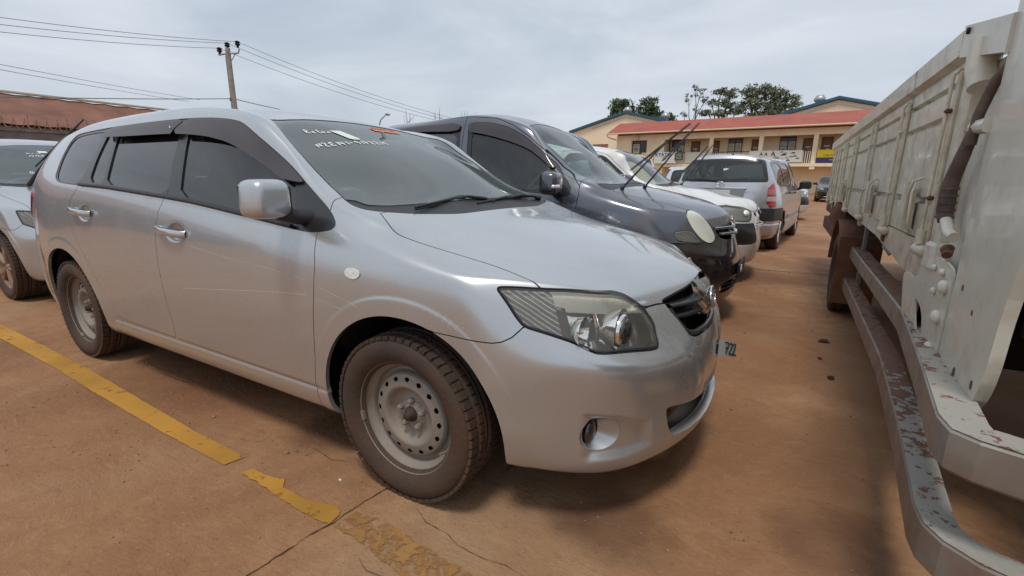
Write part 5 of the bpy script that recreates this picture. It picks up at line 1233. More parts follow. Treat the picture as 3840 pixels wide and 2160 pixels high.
def paint_material(name, col, wear):
    m = bpy.data.materials.new(name); m.use_nodes = True; nt = m.node_tree; N = nt.nodes; L = nt.links; b = N['Principled BSDF']; out = N['Material Output']
    tc = N.new('ShaderNodeTexCoord'); n = N.new('ShaderNodeTexNoise'); n.inputs['Scale'].default_value = 14; n.inputs['Detail'].default_value = 10; n.inputs['Roughness'].default_value = .78; L.new(tc.outputs['Object'], n.inputs['Vector'])
    n2 = N.new('ShaderNodeTexNoise'); n2.inputs['Scale'].default_value = 2.2; n2.inputs['Detail'].default_value = 6; L.new(tc.outputs['Object'], n2.inputs['Vector'])
    r = N.new('ShaderNodeValToRGB'); L.new(n2.outputs['Fac'], r.inputs[0]); e = r.color_ramp.elements; e[0].position = .35; e[0].color = (*[q*.70 for q in col], 1); e[1].position = .62; e[1].color = (*col, 1)
    L.new(r.outputs[0], b.inputs['Base Color']); b.inputs['Roughness'].default_value = .75
    tr = N.new('ShaderNodeBsdfTransparent'); mx = N.new('ShaderNodeMixShader'); mrr = N.new('ShaderNodeMapRange'); L.new(n.outputs['Fac'], mrr.inputs[0]); mrr.inputs[1].default_value = wear; mrr.inputs[2].default_value = wear+.09
    L.new(mrr.outputs[0], mx.inputs[0]); L.new(b.outputs[0], mx.inputs[1]); L.new(tr.outputs[0], mx.inputs[2]); L.new(mx.outputs[0], out.inputs['Surface']); return m
M_yellow = paint_material('worn yellow road paint', (.50, .245, .032), .575)
M_yellow_f = paint_material('faded yellow road paint', (.36, .18, .055), .47)
def sheet(name, upper, lower, z, mat, jag=.006, kind='structure'):
    """strip between two polylines with a chipped edge"""
    U = []; Lw = []
    def dens(p):
        out = []
        for a, b in zip(p[:-1], p[1:]):
            k = max(1, int(math.dist(a, b)/.012))
            for i in range(k): out.append((a[0]+(b[0]-a[0])*i/k, a[1]+(b[1]-a[1])*i/k))
        return out+[p[-1]]
    xs = None; u = dens(upper); l = dens(lower); n = max(len(u), len(l))
    V = []; F = []; w1 = w2 = 0
    for i in range(n):
        w1 = w1*.5+random.gauss(0, jag*.25); w2 = w2*.5+random.gauss(0, jag*.25)
        a = u[min(len(u)-1, int(i*len(u)/n))]; b = l[min(len(l)-1, int(i*len(l)/n))]
        V += [(a[0], a[1]+w1, z), (b[0], b[1]+w2, z)]
    for i in range(n-1): F.append((2*i, 2*i+1, 2*i+3, 2*i+2))
    me = bpy.data.meshes.new(name); me.from_pydata(V, [], F); o = link(name, me, None, mat); return tag(o, kind=kind)
sheet('yellow_line', [(-9, -.80), (-3.952, -.888), (-2.86, -.900), (-2.276, -.914), (-1.73, -.936), (-1.10, -.963), (-.716, -.967)], [(-9, -.99), (-3.53, -.995), (-2.52, -1.003), (-1.96, -1.024), (-1.23, -1.04), (-.732, -1.04)], .004, M_yellow, .0022)
sheet('yellow_line', [(-.615, -.998), (-.517, -.997), (-.453, -.975), (-.412, -1.008), (-.30, -1.010), (-.257, -1.000), (-.163, -.978), (-.122, -.999)], [(-.628, -1.036), (-.45, -1.045), (-.274, -1.055), (-.114, -1.05)], .004, M_yellow, .009)
sheet('yellow_line', [(-.088, -.96), (.04, -.946), (.153, -.957), (.341, -.972), (.9, -1.0)], [(-.094, -1.05), (.005, -1.05), (.223, -1.08), (.9, -1.13)], .004, M_yellow_f, .012)
M_crack = material('dark crack', (.055, .026, .015), .95)
M_crack_edge = material('chipped edge', (.40, .26, .17), .9, var=.3, vscale=30)
def crack(pts, w):
    p = []
    for a, b in zip(pts[:-1], pts[1:]):
        k = max(1, int(math.dist(a, b)/.02))
        for i in range(k): p.append((a[0]+(b[0]-a[0])*i/k, a[1]+(b[1]-a[1])*i/k))
    p.append(pts[-1]); V = []; F = []
    for i, (x, y) in enumerate(p):
        a = p[max(i-1, 0)]; b = p[min(i+1, len(p)-1)]; dx, dy = b[0]-a[0], b[1]-a[1]; l = math.hypot(dx, dy) or 1; j = random.gauss(0, w*.7); ww = w*random.uniform(.3, 1.3)*min(1, .25+i/4, .25+(len(p)-1-i)/4)
        V += [(x-dy/l*(j+ww), y+dx/l*(j+ww), .0035), (x-dy/l*(j-ww), y+dx/l*(j-ww), .0035)]
    for i in range(len(p)-1): F.append((2*i, 2*i+1, 2*i+3, 2*i+2))
    me = bpy.data.meshes.new('ground_crack'); me.from_pydata(V, [], F); tag(link('ground_crack', me, None, M_crack), kind='structure')
crack([(-.06, -.60), (-.086, -.838), (-.1, -.911), (-.105, -.967), (-.109, -1.039), (-.126, -1.097), (-.131, -1.182), (-.136, -1.246), (-.145, -1.302), (-.16, -1.6)], .0022)
crack([(.05, -.80), (.081, -.844), (.15, -.879), (.24, -.885), (.30, -.906), (.396, -.911), (.468, -.898), (.526, -.905), (.7, -.93)], .0009)
crack([(-1.952, -.721), (-1.71, -.718), (-1.585, -.711)], .0016)
crack([(.2, 4.83), (.757, 4.824), (1.029, 4.812), (1.62, 4.872), (3, 4.9)], .010)
crack([(.08, -1.10), (.13, -1.12), (.20, -1.11)], .0012); crack([(-.55, -.78), (-.40, -.80), (-.33, -.77)], .0010)
# grit and small stones lying about: one scattered layer, and a few clods of mud one can pick out
def stone_mesh(r, seed):
    rs = np.random.RandomState(seed); V = []; F = []
    for z, k in ((-.5, .8), (.15, 1.), (.65, .6)):
        for i in range(6):
            a = 2*math.pi*i/6; q = r*k*rs.uniform(.7, 1.2); V.append((q*math.cos(a), q*math.sin(a)*.8, r*(z+.5)*.7))
    for l in range(2):
        for i in range(6): F.append((l*6+i, l*6+(i+1) % 6, l*6+6+(i+1) % 6, l*6+6+i))
    F.append(tuple(range(12, 18))); return V, F
M_stone = material('small stones', (.27, .16, .10), .9, var=.5, vscale=3)
mb = MB(); rr = random.Random(5)
for i in range(2600):
    if i < 1700: x, y = rr.uniform(-2.2, 1.6), rr.uniform(-1.5, .2)
    else: x, y = rr.uniform(.6, 1.5), rr.uniform(-.6, 6)
    r = .0014+.0045*rr.random()**4*(1 if rr.random() < .95 else 2.2); V, F = stone_mesh(r, i % 17)
    mb.add([(x+a, y+b, c) for a, b, c in V], F)
o = mb.build('gravel', M_stone, None, fix=False); tag(o, kind='stuff')
M_clod = material('dark mud clod', (.07, .035, .022), .95, var=.4, vscale=60)
for i, (x, y, r, lab) in enumerate(((1.40, 1.95, .028, 'dark mud clod on the ground nearest the truck rear wheel'), (1.36, 1.55, .016, 'small dark mud crumb lying between two clods beside the truck'), (1.40, 1.22, .022, 'dark mud clod on the ground beside the middle of the truck rail'),
                                   (-.60, -.86, .011, 'small pale stone on the concrete behind the front wheel'), (-.52, -.83, .009, 'little brown stone next to a pale stone behind the front wheel'), (-.27, -.87, .007, 'white chip of stone at the foot of the front tyre'))):
    V, F = stone_mesh(r, 40+i); mb = MB()
    for k in range(3 if r > .015 else 1):
        dx, dy = (rr.uniform(-r, r), rr.uniform(-r, r)) if k else (0, 0); q = 1 if k == 0 else .5
        mb.add([(a*q+dx, b*q+dy, c*q) for a, b, c in V], F)
    o = mb.build('mud_clod' if r > .015 else 'stone', M_clod if r > .015 else (M_stone if i < 5 else M_plate)); o.location = (x, y, 0); tag(o, lab, 'clod' if r > .015 else 'stone')
# ------------------------------------------------------------------ the two-storey office block with the red roof
M_cream = material('cream wall paint', (.84, .72, .50), .85, var=.12, vscale=.7, bump=.1, bscale=8)
M_cream_l = material('pale cream paint', (.88, .78, .57), .8, var=.08, vscale=1.2)
M_peach = material('peach wall paint', (.93, .77, .55), .85, var=.07, vscale=.3)
M_roof_red = material('red iron roofing', (.36, .085, .052), .55, var=.14, vscale=.8)
M_fascia = material('cream gutter', (.62, .52, .36), .6)
M_door = material('brown wooden door', (.20, .085, .035), .5, var=.25, vscale=5)
M_window_frame = material('dark window frame', (.085, .035, .028), .55)
M_pane_dark = material('dark window pane', (.02, .022, .025), .12, spec=.6)
M_poster = material('poster paper', (.52, .52, .44), .7)
M_poster_w = material('white banner', (.70, .71, .66), .6)
M_bluetxt = material('blue banner lettering', (.015, .09, .20), .6)
M_darktxt = material('dark banner print', (.05, .07, .06), .7)
M_greentxt = material('grey green print', (.22, .27, .22), .7)
M_yellow_b = material('yellow banner', (.66, .50, .02), .6)
M_purple_b = material('purple banner', (.055, .03, .12), .6)
M_blue_roof = material('blue roof edge', (.035, .115, .17), .5, .2)
M_steel_vent = material('galvanised vent', (.45, .46, .47), .35, .8)
BA = math.radians(-5)
office = empty('office_building', (1.935, 46.42, 0), BA)
tag(office, 'long two storey cream office block with a red iron roof and an upper balcony', 'building')
def ob(name, boxes, mat, parent, bev=0):
    m = MB()
    for (x0, x1, y0, y1, z0, z1) in boxes: m.box(((x0+x1)/2, (y0+y1)/2, (z0+z1)/2), (abs(x1-x0), abs(y1-y0), abs(z1-z0)), bev=bev)
    return m.build(name, mat, parent)
# local x along the front, y back, z up
ob('wall', [(-17.1, 14, 1.6, 5.2, 0, 5.42), (-17.1, -12.12, 0, 1.6, 0, 3.55), (-17.1, -15.5, 0, 1.6, 3.55, 5.42), (-13.88, -12.12, 0, 1.6, 3.55, 5.42), (-15.5, -13.88, 0, 1.6, 4.9, 5.42), (-15.5, -13.88, .35, 1.6, 3.55, 4.9)], M_cream, office)
ob('beam', [(-12.12, 14, .0, .24, 4.88, 5.42)], M_cream_l, office)
ob('balcony_slab', [(-12.12, 14, -.15, 1.6, 2.29, 2.55)], M_cream_l, office)
for x in (-7.92, -3.73, .38, 4.5, 8.6, 12.7): ob('column', [(x, x+.34, .02, .30, 2.55, 4.88)], M_cream_l, office); ob('corbel', [(x-.02, x+.36, -.12, .3, 2.06, 2.29)], M_cream_l, office)
def corrugated(name, x0, x1, ya, za, yb, zb, mat, parent, pitch=.19, amp=.022):
    V = []; F = []; n = int((x1-x0)/pitch*4)
    for i in range(n+1):
        x = x0+(x1-x0)*i/n; h = amp*math.cos(2*math.pi*i/4)
        V += [(x, ya, za+h), (x, yb, zb+h)]
    for i in range(n): F.append((2*i, 2*i+2, 2*i+3, 2*i+1))
    me = bpy.data.meshes.new(name); me.from_pydata(V, [], F); return link(name, me, parent, mat)
corrugated('roof', -17.95, 14.5, -.75, 5.60, 2.7, 6.92, M_roof_red, office)
corrugated('roof', -17.95, 14.5, 6.1, 5.60, 2.7, 6.92, M_roof_red, office)
m = MB(); m.add([(-17.1, 0, 5.42), (-17.1, 5.2, 5.42), (-17.1, 2.7, 6.8)], [(0, 1, 2)]); m.build('gable', M_cream, office)
m = MB(); m.tube([(-17.98, -.80, 5.55), (14.6, -.80, 5.55)], .075, 8); m.build('gutter', M_fascia, office)
m = MB(); m.tube([(-17.85, -.80, 5.52), (-17.85, -.78, 5.3), (-17.5, -.4, 5.12), (-17.12, -.08, 5.0)], .06, 8); m.build('downpipe', M_fascia, office)
m = MB(); m.box((-14.85, -.10, 5.12), (.30, .2, .30), bev=.04); m.tube([(-14.85, -.1, 5.3), (-14.85, 0, 5.35)], .04); m.build('wall_lamp', M_fascia, office)
def win(x0, x1, y, z0, z1, parent, mull=2, posters=(), dark=M_pane_dark):
    w = empty('window', ((x0+x1)/2, y, 0), 0, parent); d = (x1-x0)/2
    fr = [(-d, d, -.05, .03, z0, z0+.07), (-d, d, -.05, .03, z1-.09, z1), (-d, -d+.07, -.05, .03, z0+.07, z1-.09), (d-.07, d, -.05, .03, z0+.07, z1-.09)]
    for k in range(1, mull): xx = -d+2*d*k/mull; fr.append((xx-.035, xx+.035, -.05, .03, z0+.07, z1-.09))
    fr.append((-d+.07, d-.07, -.045, .02, z1-.36, z1-.31))
    ob('frame', fr, M_window_frame, w)
    step = 2*d/mull
    for k in range(mull): ob('pane', [(-d+step*k+.03, -d+step*(k+1)-.03, -.012, .012, z0+.04, z1-.05)], dark, w)
    for (a, b, c, e, kind) in posters:
        p = ob('poster', [(a, b, -.07, -.055, c, e)], M_poster, parent_fix(w))
        p.name = 'poster'
        mm = MB()
        for q in range(3):
            zz = c+(e-c)*(.25+.22*q); mm.box(((a+b)/2, -.078, zz), ((b-a)*random.uniform(.5, .8), .008, (e-c)*random.uniform(.05, .12)))
        if kind == 'car':
            mm.prism([(a+.08*(b-a), c+.42*(e-c)), (a+.25*(b-a), c+.62*(e-c)), (a+.65*(b-a), c+.62*(e-c)), (a+.92*(b-a), c+.45*(e-c)), (a+.9*(b-a), c+.34*(e-c)), (a+.1*(b-a), c+.34*(e-c))], .008, c=(0, -.082, 0))
        mm.build('poster_print', M_greentxt if kind != 'dark' else M_darktxt, p.parent)
    return w
def parent_fix(w): return w
wn = win(-15.5, -13.88, .33, 3.58, 4.88, office, 2, [(-.70, -.03, 3.62, 4.55, 'car')])
me = text_mesh('KYATO', .17, 'CENTER', .004); o = link('poster_lettering', me, wn, M_darktxt); o.matrix_local = Matrix.Translation((-.37, -.09, 4.36))@Matrix.Rotation(math.radians(90), 4, 'X')
win(-11.84, -10.61, 1.57, 3.1, 4.92, office, 2, [(.05, .58, 3.3, 4.4, 'car'), (-.56, -.05, 3.3, 4.2, 'x')])
win(-6.55, -5.32, 1.57, 3.1, 4.86, office, 2, [(-.56, -.05, 3.75, 4.45, 'x'), (.05, .56, 3.75, 4.45, 'x'), (-.56, -.05, 3.2, 3.72, 'car'), (.05, .56, 3.2, 3.72, 'car')])
win(-2.25, -.99, 1.57, 3.1, 4.89, office, 2, [(-.56, -.05, 4.1, 4.5, 'x'), (.05, .56, 4.1, 4.5, 'x'), (-.56, -.05, 3.4, 4.05, 'car'), (.05, .56, 3.4, 4.05, 'car')])
for x0, x1, zt in ((-9.95, -9.11, 4.74), (-7.89, -7.33, 4.73), (-4.54, -3.85, 4.73), (-.46, .40, 4.70), (.90, 1.75, 4.75), (-12.6+.5, -11.98, 4.95), (5.2, 6.1, 4.72), (9.4, 10.2, 4.72)):
    d = empty('door', ((x0+x1)/2, 1.57, 0), 0, office); w = (x1-x0)/2
    ob('frame', [(-w, -w+.06, -.04, .02, 2.55, zt), (w-.06, w, -.04, .02, 2.55, zt), (-w+.06, w-.06, -.04, .02, zt-.07, zt)], M_window_frame, d)
    ob('panel', [(-w+.06, w-.06, -.01, .02, 2.55, zt-.07)], M_door, d)
    ob('notice', [(-w*.5, w*.45, -.022, -.012, zt-.80, zt-.66), (-w*.1, w*.5, -.022, -.012, zt-1.15, zt-.93)], M_poster, d)
# balcony railing behind the banners
for x0, x1 in ((-12.1, -8.0), (-7.55, -3.8), (-3.35, .35), (.75, 4.45), (4.9, 8.5), (9.0, 12.6)):
    r = empty('railing', ((x0+x1)/2, .12, 0), 0, office); w = (x1-x0)/2
    ob('handrail', [(-w, w, -.04, .04, 3.55, 3.64)], M_window_frame, r)
    n = int((x1-x0)/.16)
    for k in range(n): xx = -w+(k+.5)*2*w/n; ob('baluster', [(xx-.035, xx+.035, -.03, .03, 2.56, 3.55)], M_cream_l, r)
r = empty('railing', (-13.3, -.25, 0), 0, office); ob('handrail', [(-.95, .95, -.03, .03, 3.60, 3.66)], M_cream_l, r)
for k in range(9): xx = -.85+k*.21; ob('baluster', [(xx-.025, xx+.025, -.02, .02, 2.9, 3.60)], M_cream_l, r)
def banner(x0, x1, z0, z1, mat, label, y=-.06):
    b = empty('banner', (0, 0, 0), 0); b.matrix_world = office_m@Matrix.Translation(((x0+x1)/2, y, 0)); w = (x1-x0)/2
    ob('sheet', [(-w, w, -.012, .012, z0, z1)], mat, b); tag(b, label, 'banner', 'banners on the balcony'); return b, w
office_m = Matrix.Translation((1.935, 46.42, 0))@Matrix.Rotation(BA, 4, 'Z')
RX = Matrix.Rotation(math.radians(90), 4, 'X')
def btext(b, t, x, z, size, mat, align='LEFT', bold=.0, name='lettering'):
    o = link(name, text_mesh(t, size, align, .004, bold), b, mat); o.matrix_local = Matrix.Translation((x, -.02, z))@RX; return o
def little_cars(b, x0, x1, z0, z1, n, mat, seed):
    q = random.Random(seed)
    for i in range(n):
        m = MB(); s = q.uniform(.28, .48); x = q.uniform(x0, x1-s); z = z0+(z1-z0)*(i+.5)/n-.05
        m.prism([(x, z), (x+.02*s, z+.10*s), (x+.25*s, z+.16*s), (x+.38*s, z+.30*s), (x+.72*s, z+.30*s), (x+.95*s, z+.14*s), (x+s, z)], .006, c=(0, -.022, 0)); m.build('car_picture', mat, b)
b, w = banner(-12.9, -10.75, 2.62, 3.69, M_poster_w, 'white banner with big blue lettering KYATO on the balcony', -.30)
btext(b, 'KYATO', -w+.07, 3.30, .46, M_bluetxt, bold=.012); btext(b, 'MOTORS', -w+.75, 3.10, .20, M_greentxt); little_cars(b, -w+.5, -w+1.2, 2.95, 3.1, 1, M_darktxt, 1)
b, w = banner(-10.9, -10.1, 2.9, 3.62, M_darktxt, 'small dark framed car poster beside the blue lettered banner', -.36)
m = MB()
for k in range(4): m.tube([(-.28, -.02, 3.0+.14*k), (0, -.02, 3.06+.14*k), (.28, -.02, 3.0+.14*k)], .02, 4)
m.build('poster_print', M_poster, b)
b, w = banner(-10.0, -7.6, 2.62, 3.64, M_poster, 'plain pale green banner left of the silver car roof on the balcony')
b, w = banner(-4.4, -.25, 2.65, 3.64, M_poster_w, 'white banner with rows of small car pictures and letters A and A')
btext(b, 'A A', -w+.85, 3.22, .40, M_darktxt, bold=.01); btext(b, 'A', -w+1.75, 3.20, .5, M_darktxt, bold=.014); little_cars(b, .15, w-.1, 2.72, 3.58, 7, M_greentxt, 4); little_cars(b, .3, w, 2.75, 3.5, 5, M_darktxt, 9); little_cars(b, -.2, .4, 2.95, 3.2, 2, M_greentxt, 2)
b, w = banner(.78, 3.9, 3.02, 3.64, M_yellow_b, 'yellow banner with thin lettering above a purple strip, by the truck tail')
btext(b, 'CAR FINDER', -w+.45, 3.10, .24, M_darktxt)
b, w = banner(.78, 3.9, 2.57, 3.015, M_purple_b, 'purple banner strip hanging under the yellow one on the balcony')
btext(b, 'motors', -w+.9, 2.78, .16, M_poster_w)
# ------------------------------------------------------------------ blue-edged warehouses behind
def warehouse(cx, zap, half, drop, label, vents=(), redvent=None, depth=30, off=14.):
    w = empty('warehouse', (0, 0, 0), 0); w.matrix_world = office_m@Matrix.Translation((cx, off, 0)); ze = zap-drop
    m = MB(); m.prism([(-half+.3, 0), (half-.3, 0), (half-.3, ze-.25), (0, zap-.35), (-half+.3, ze-.25)], depth); m.build('wall', M_peach, w)
    for s in (-1, 1):
        m = MB(); m.add([(0, -.35, zap), (s*half, -.35, ze), (s*half, depth, ze), (0, depth, zap), (0, -.35, zap-.30), (s*half, -.35, ze-.30), (s*half, depth, ze-.3), (0, depth, zap-.3)], [(0, 1, 2, 3), (0, 4, 5, 1), (1, 5, 6, 2), (4, 7, 6, 5)]); m.build('roof', M_blue_roof, w)
    for s in (-1, 1):
        m = MB(); m.box((s*half*.30, -.05, zap-drop*.30-.72), (half*.60, .06, .10), Matrix.Rotation(s*math.atan2(drop, half), 3, 'Y')); m.build('gable_trim', M_steel_vent, w)
    for x, y in vents:
        v = empty('roof_vent', (x, y, zap-drop*abs(x)/half), 0, w); m = MB(); m.lathe([(0, .95), (.35, .9), (.55, .6), (.55, .35), (.4, .2), (.4, -.2)], 16, axis='z'); m.build('turbine', M_steel_vent, v)
    if redvent:
        g = empty('louvre_vent', (redvent[0], -.04, redvent[1]), 0, w)
        ob('frame', [(-1.15, 1.15, -.04, .02, -.05, .05), (-1.15, 1.15, -.04, .02, 1.15, 1.25)], M_window_frame, g)
        for k in range(4): ob('slat', [(-1.1, 1.1, -.06, .02, .1+.27*k, .26+.27*k)], M_roof_red, g)
    tag(w, label, 'warehouse', 'blue edged warehouses'); return w
warehouse(-22.0, 9.75, 8.2, 2.15, 'peach warehouse gable with blue roof edge at the left end of the red roof', [(-.6, 2), (4.6, 2)], (-3.4, 4.4))
warehouse(1.25, 9.7, 8.5, 2.25, 'peach warehouse gable with blue roof edge showing above the red roof near the truck', [(-1.8, 1.5)])
# ------------------------------------------------------------------ trees
def leaf_material(name, col):
    m = material(name, col, .7, var=.45, vscale=.55); nt = m.node_tree; b = nt.nodes['Principled BSDF']
    b.inputs['Subsurface Weight'].default_value = 0; return m
M_leaf_a = leaf_material('dark green leaves', (.115, .15, .066)); M_leaf_b = leaf_material('olive leaves', (.19, .215, .12)); M_leaf_c = leaf_material('grey green leaves', (.24, .25, .19))
M_bark = material('grey bark', (.16, .14, .12), .9, var=.3, vscale=3)
def tree(label, base, clumps, nleaf, size, mat, group='trees behind the warehouses', tw=.3, seed=1, density=1.):
    """clumps: (x, y, z, rx, rz) relative to the foot; a limb runs to each"""
    t = empty('tree', base); tag(t, label, 'tree', group); rs = np.random.RandomState(seed)
    m = MB(); zt = min(c[2]-c[4]*.5 for c in clumps)*.75; cx = np.mean([c[0] for c in clumps])*.25
    m.tube([(0, 0, 0), (cx*.4, 0, zt*.5), (cx, 0, zt)], [tw, tw*.85, tw*.7], 10); m.build('trunk', M_bark, t)
    for c in clumps:
        m = MB(); s = Vector((cx, 0, zt-.2)); e = Vector((c[0], c[1], c[2])); md = s*.45+e*.55+Vector((rs.uniform(-.5, .5), 0, -.3)); m.tube([s, md, e], [tw*.5, tw*.32, tw*.12], 7)
        for k in range(4):
            d = Vector((rs.normal()*c[3]*.6, rs.normal()*c[3]*.6, abs(rs.normal())*c[4]*.5)); m.tube([md.lerp(e, .6), e+d], [tw*.14, tw*.04], 5)
        m.build('limb', M_bark, t)
    tot = sum(c[3]**2 for c in clumps); V = []
    for c in clumps:
        n = int(nleaf*c[3]**2/tot); k = max(5, n//26); ctr = []
        for i in range(k):
            v = rs.normal(size=3); v /= np.linalg.norm(v); r = rs.uniform(.35, 1.05); ctr.append((c[0]+v[0]*c[3]*r, c[1]+v[1]*c[3]*r, c[2]+v[2]*c[4]*r))
        ctr = np.array(ctr); p = ctr[rs.randint(0, k, n)]+rs.normal(size=(n, 3))*np.array([.20*c[3], .20*c[3], .13*c[4]])
        a = rs.normal(size=(n, 3)); a /= np.linalg.norm(a, axis=1)[:, None]; bq = np.cross(a, rs.normal(size=(n, 3))); bq /= np.linalg.norm(bq, axis=1)[:, None]
        s = (size*rs.uniform(.6, 1.3, n))[:, None]; V.append(np.stack([p-a*s, p+bq*s*.45, p+a*s, p-bq*s*.45], 1).reshape(-1, 3))
    V = np.vstack(V); o = link('crown', mesh_np('crown', V, np.arange(len(V)).reshape(-1, 4), False), t, mat); return t
tree('rounded dark tree on the left above the blue warehouse roof', (-25.5, 81.5, 0), [(0, 0, 13.2, 2.0, 1.5), (-1.2, 0, 12.4, 1.2, 1.0), (1.5, 0, 12.2, 1.2, 1.), (.2, 0, 11.2, 1.8, 1.2)], 2600, .26, M_leaf_a, seed=3)
tree('taller dark tree just right of the rounded one above the warehouse roof', (-21.6, 83.5, 0), [(.1, 0, 13.6, 1.4, 1.5), (-.6, 0, 12.2, 1.5, 1.3), (.9, 0, 12.2, 1.2, 1.2), (2.0, 0, 11.3, 1.4, .9), (3.6, 0, 10.9, 1.5, .8)], 3000, .26, M_leaf_a, seed=8)
tree('thin bare looking tree with sparse grey leaves in the middle of the group', (-14.6, 88, 0), [(-1.2, 0, 14.6, .9, .8), (.6, 0, 15.6, 1.0, .8), (1.4, 0, 14.2, .8, .7), (-1.9, 0, 12.4, .7, .8), (.2, 0, 13.0, .6, .8), (-.4, 0, 16.2, .8, .6)], 620, .17, M_leaf_c, tw=.22, seed=5)
tree('spreading tree with layered open branches left of the biggest tree', (-10.2, 89.5, 0), [(-.9, 0, 15.6, 1.5, .6), (.9, 0, 15.2, 1.4, .7), (-2.2, 0, 14.2, 1.1, .5), (.4, 0, 13.6, 1.7, .7), (-2.6, 0, 12.4, 1.4, .5), (-.6, 0, 12.1, 1.6, .6), (1.8, 0, 12.4, 1.3, .6)], 2600, .22, M_leaf_b, seed=12, tw=.35)
tree('biggest tree, broad olive crown rising above the red roof', (-4.6, 93, 0), [(-2.2, 0, 15.6, 1.9, 1.2), (0, 0, 15.9, 2.0, 1.0), (2.1, 0, 15.0, 1.7, 1.1), (3.8, 0, 14.2, 1.5, 1.2), (4.6, 0, 12.8, 1.3, 1.0), (-1.2, 0, 13.8, 2.0, 1.2), (1.4, 0, 13.2, 2.2, 1.3), (-3.2, 0, 13.2, 1.6, 1.0), (3.0, 0, 12.2, 2.0, 1.0), (-.5, 0, 12.0, 2.2, .9)], 6200, .24, M_leaf_b, seed=21, tw=.45)
# bare twigs just over the roof of the nearest car
for i, (x, y, h) in enumerate(((-20.6, 22.2, 5.15), (-18.4, 22.6, 5.2), (-16.6, 23.0, 5.1))):
    t = empty('bare_shrub', (x, y, 0)); tag(t, ('leafless shrub tip seen just over the car roof, left of three', 'leafless shrub tip with small dark seed heads, middle of three over the car roof', 'leafless low shrub tips nearest the street lamp, over the car roof')[i], 'shrub')
    m = MB(); q = random.Random(i); m.tube([(0, 0, 0), (.05, 0, h*.6)], [.05, .03], 6)
    for k in range(7): m.tube([(.05, 0, h*(.5+.06*k)), (q.uniform(-.6, .6), q.uniform(-.3, .3), h*q.uniform(.9, 1.03))], [.018, .006], 5)
    m.build('stem', M_bark, t)
# ------------------------------------------------------------------ pole, wires, street lamp
M_pole = material('weathered wooden pole', (.30, .27, .245), .9, var=.2, vscale=4)
M_rustwire = material('rusty wire', (.30, .17, .12), .8)
M_wire = material('power wire', (.17, .17, .18), .7)
pole = empty('power_pole', (-24.55, 13.45, 0)); tag(pole, 'grey power pole with crossarm and three black insulators, behind the car roof', 'power pole')
m = MB(); m.tube([(0, 0, 0), (-.02, 0, 7.35)], [.165, .115], 14); m.build('pole', M_pole, pole)
ca = Vector((.83, .56, 0))
m = MB(); m.tube([Vector((0, 0, 7.02))-ca*.48, Vector((0, 0, 7.1)), Vector((0, 0, 7.12))+ca*.48, Vector((0, 0, 7.32))+ca*.56], .045, 8); m.build('crossarm', M_steel_vent, pole)
m = MB(); m.tube([Vector((0, 0, 6.6)), Vector((0, 0, 7.1))+ca*.35], .025, 6); m.build('brace', M_pole, pole)
ins = [Vector((-.02, 0, 7.42)), Vector((0, 0, 7.17))-ca*.42, Vector((0, 0, 7.50))+ca*.50]
for p in ins:
    m = MB(); m.lathe([(0, -.13), (.05, -.13), (.06, -.02), (.12, 0), (.13, .05), (.07, .08), (.12, .11), (.12, .16), (.05, .2), (0, .2)], 14, tuple(p), 'z'); m.build('insulator', M_black, pole)
m = MB(); m.box((-.13, -.06, 4.9), (.10, .10, .16)); m.tube([(-.12, -.08, 2.5), (-.12, -.08, 7.0)], .02, 6); m.build('meter_box', M_plastic, pole)
def wire(a, b, sag, label, r=.011, group='overhead wires'):
    a, b = Vector(a), Vector(b); pts = [a.lerp(b, t)+Vector((0, 0, -sag*4*t*(1-t))) for t in np.linspace(0, 1, 24)]
    m = MB(); m.tube(pts, r, 5, cap=False); o = m.build('power_wire', M_wire); tag(o, label, 'wire', group)
W0 = Vector(pole.location)

P1, P2, P3 = Vector((-24.14, 13.74, 7.66)), Vector((-24.57, 13.45, 7.58)), Vector((-24.90, 13.22, 7.33))
def ext(p, q, k): return Vector(p)+(Vector(q)-Vector(p))*k
wire(P1, (-23.58, 4.27, 6.30), .10, 'highest of three wires left of the power pole, from its raised insulator')
wire(P2, (-23.55, 4.22, 6.05), .10, 'middle of three wires left of the power pole, from its top insulator')
wire(P3, (-23.52, 4.18, 5.80), .10, 'lowest of three wires left of the power pole, from the low end of the crossarm')
wire(P1, (-18.4, 25.2, 4.75), .30, 'highest of three wires running down to the right of the power pole')
wire(P2, (-18.6, 25.0, 4.62), .30, 'middle of three wires running down to the right of the power pole')
wire(P3, (-19.0, 24.6, 4.55), .30, 'lowest of three wires running down to the right of the power pole')
wire((-24.5, 13.38, 4.92), (-26.31, 4.49, 3.91), .05, 'dark level cable left of the power pole below the other wires', .02)
wire((-24.5, 13.5, 4.92), (-27.9, 18.4, 5.2), .02, 'short dark cable dropping to the right of the power pole', .02)
wire((-23.42, 4.02, 4.8), (-33.6, 16.6, 5.9), .05, 'upper of two thin far wires sloping down to the foot of the power pole', .010)
wire((-23.4, 3.98, 4.62), (-34.2, 16.2, 5.77), .05, 'lower of two thin far wires sloping down to the foot of the power pole', .010)
lamp = empty('street_lamp', (-22.3, 21.45, 0)); tag(lamp, 'grey street lamp head peeping over the roof of the nearest car', 'street lamp')
m = MB(); m.tube([(0, 0, 0), (0, 0, 4.3), (.12, .03, 4.62), (.42, .1, 4.84)], [.07, .05, .04, .035], 8); m.build('pole', M_steel_vent, lamp)
m = MB(); m.ellipsoid((.62, .14, 4.93), (.24, .10, .09), 14, 8); h = m.build('lamp_head', M_steel_vent, lamp); h.rotation_euler = (0, 0, 0)
m = MB(); m.ellipsoid((.66, .14, 4.885), (.14, .08, .06), 12, 6); m.build('lamp_glass', M_lens_white, lamp)
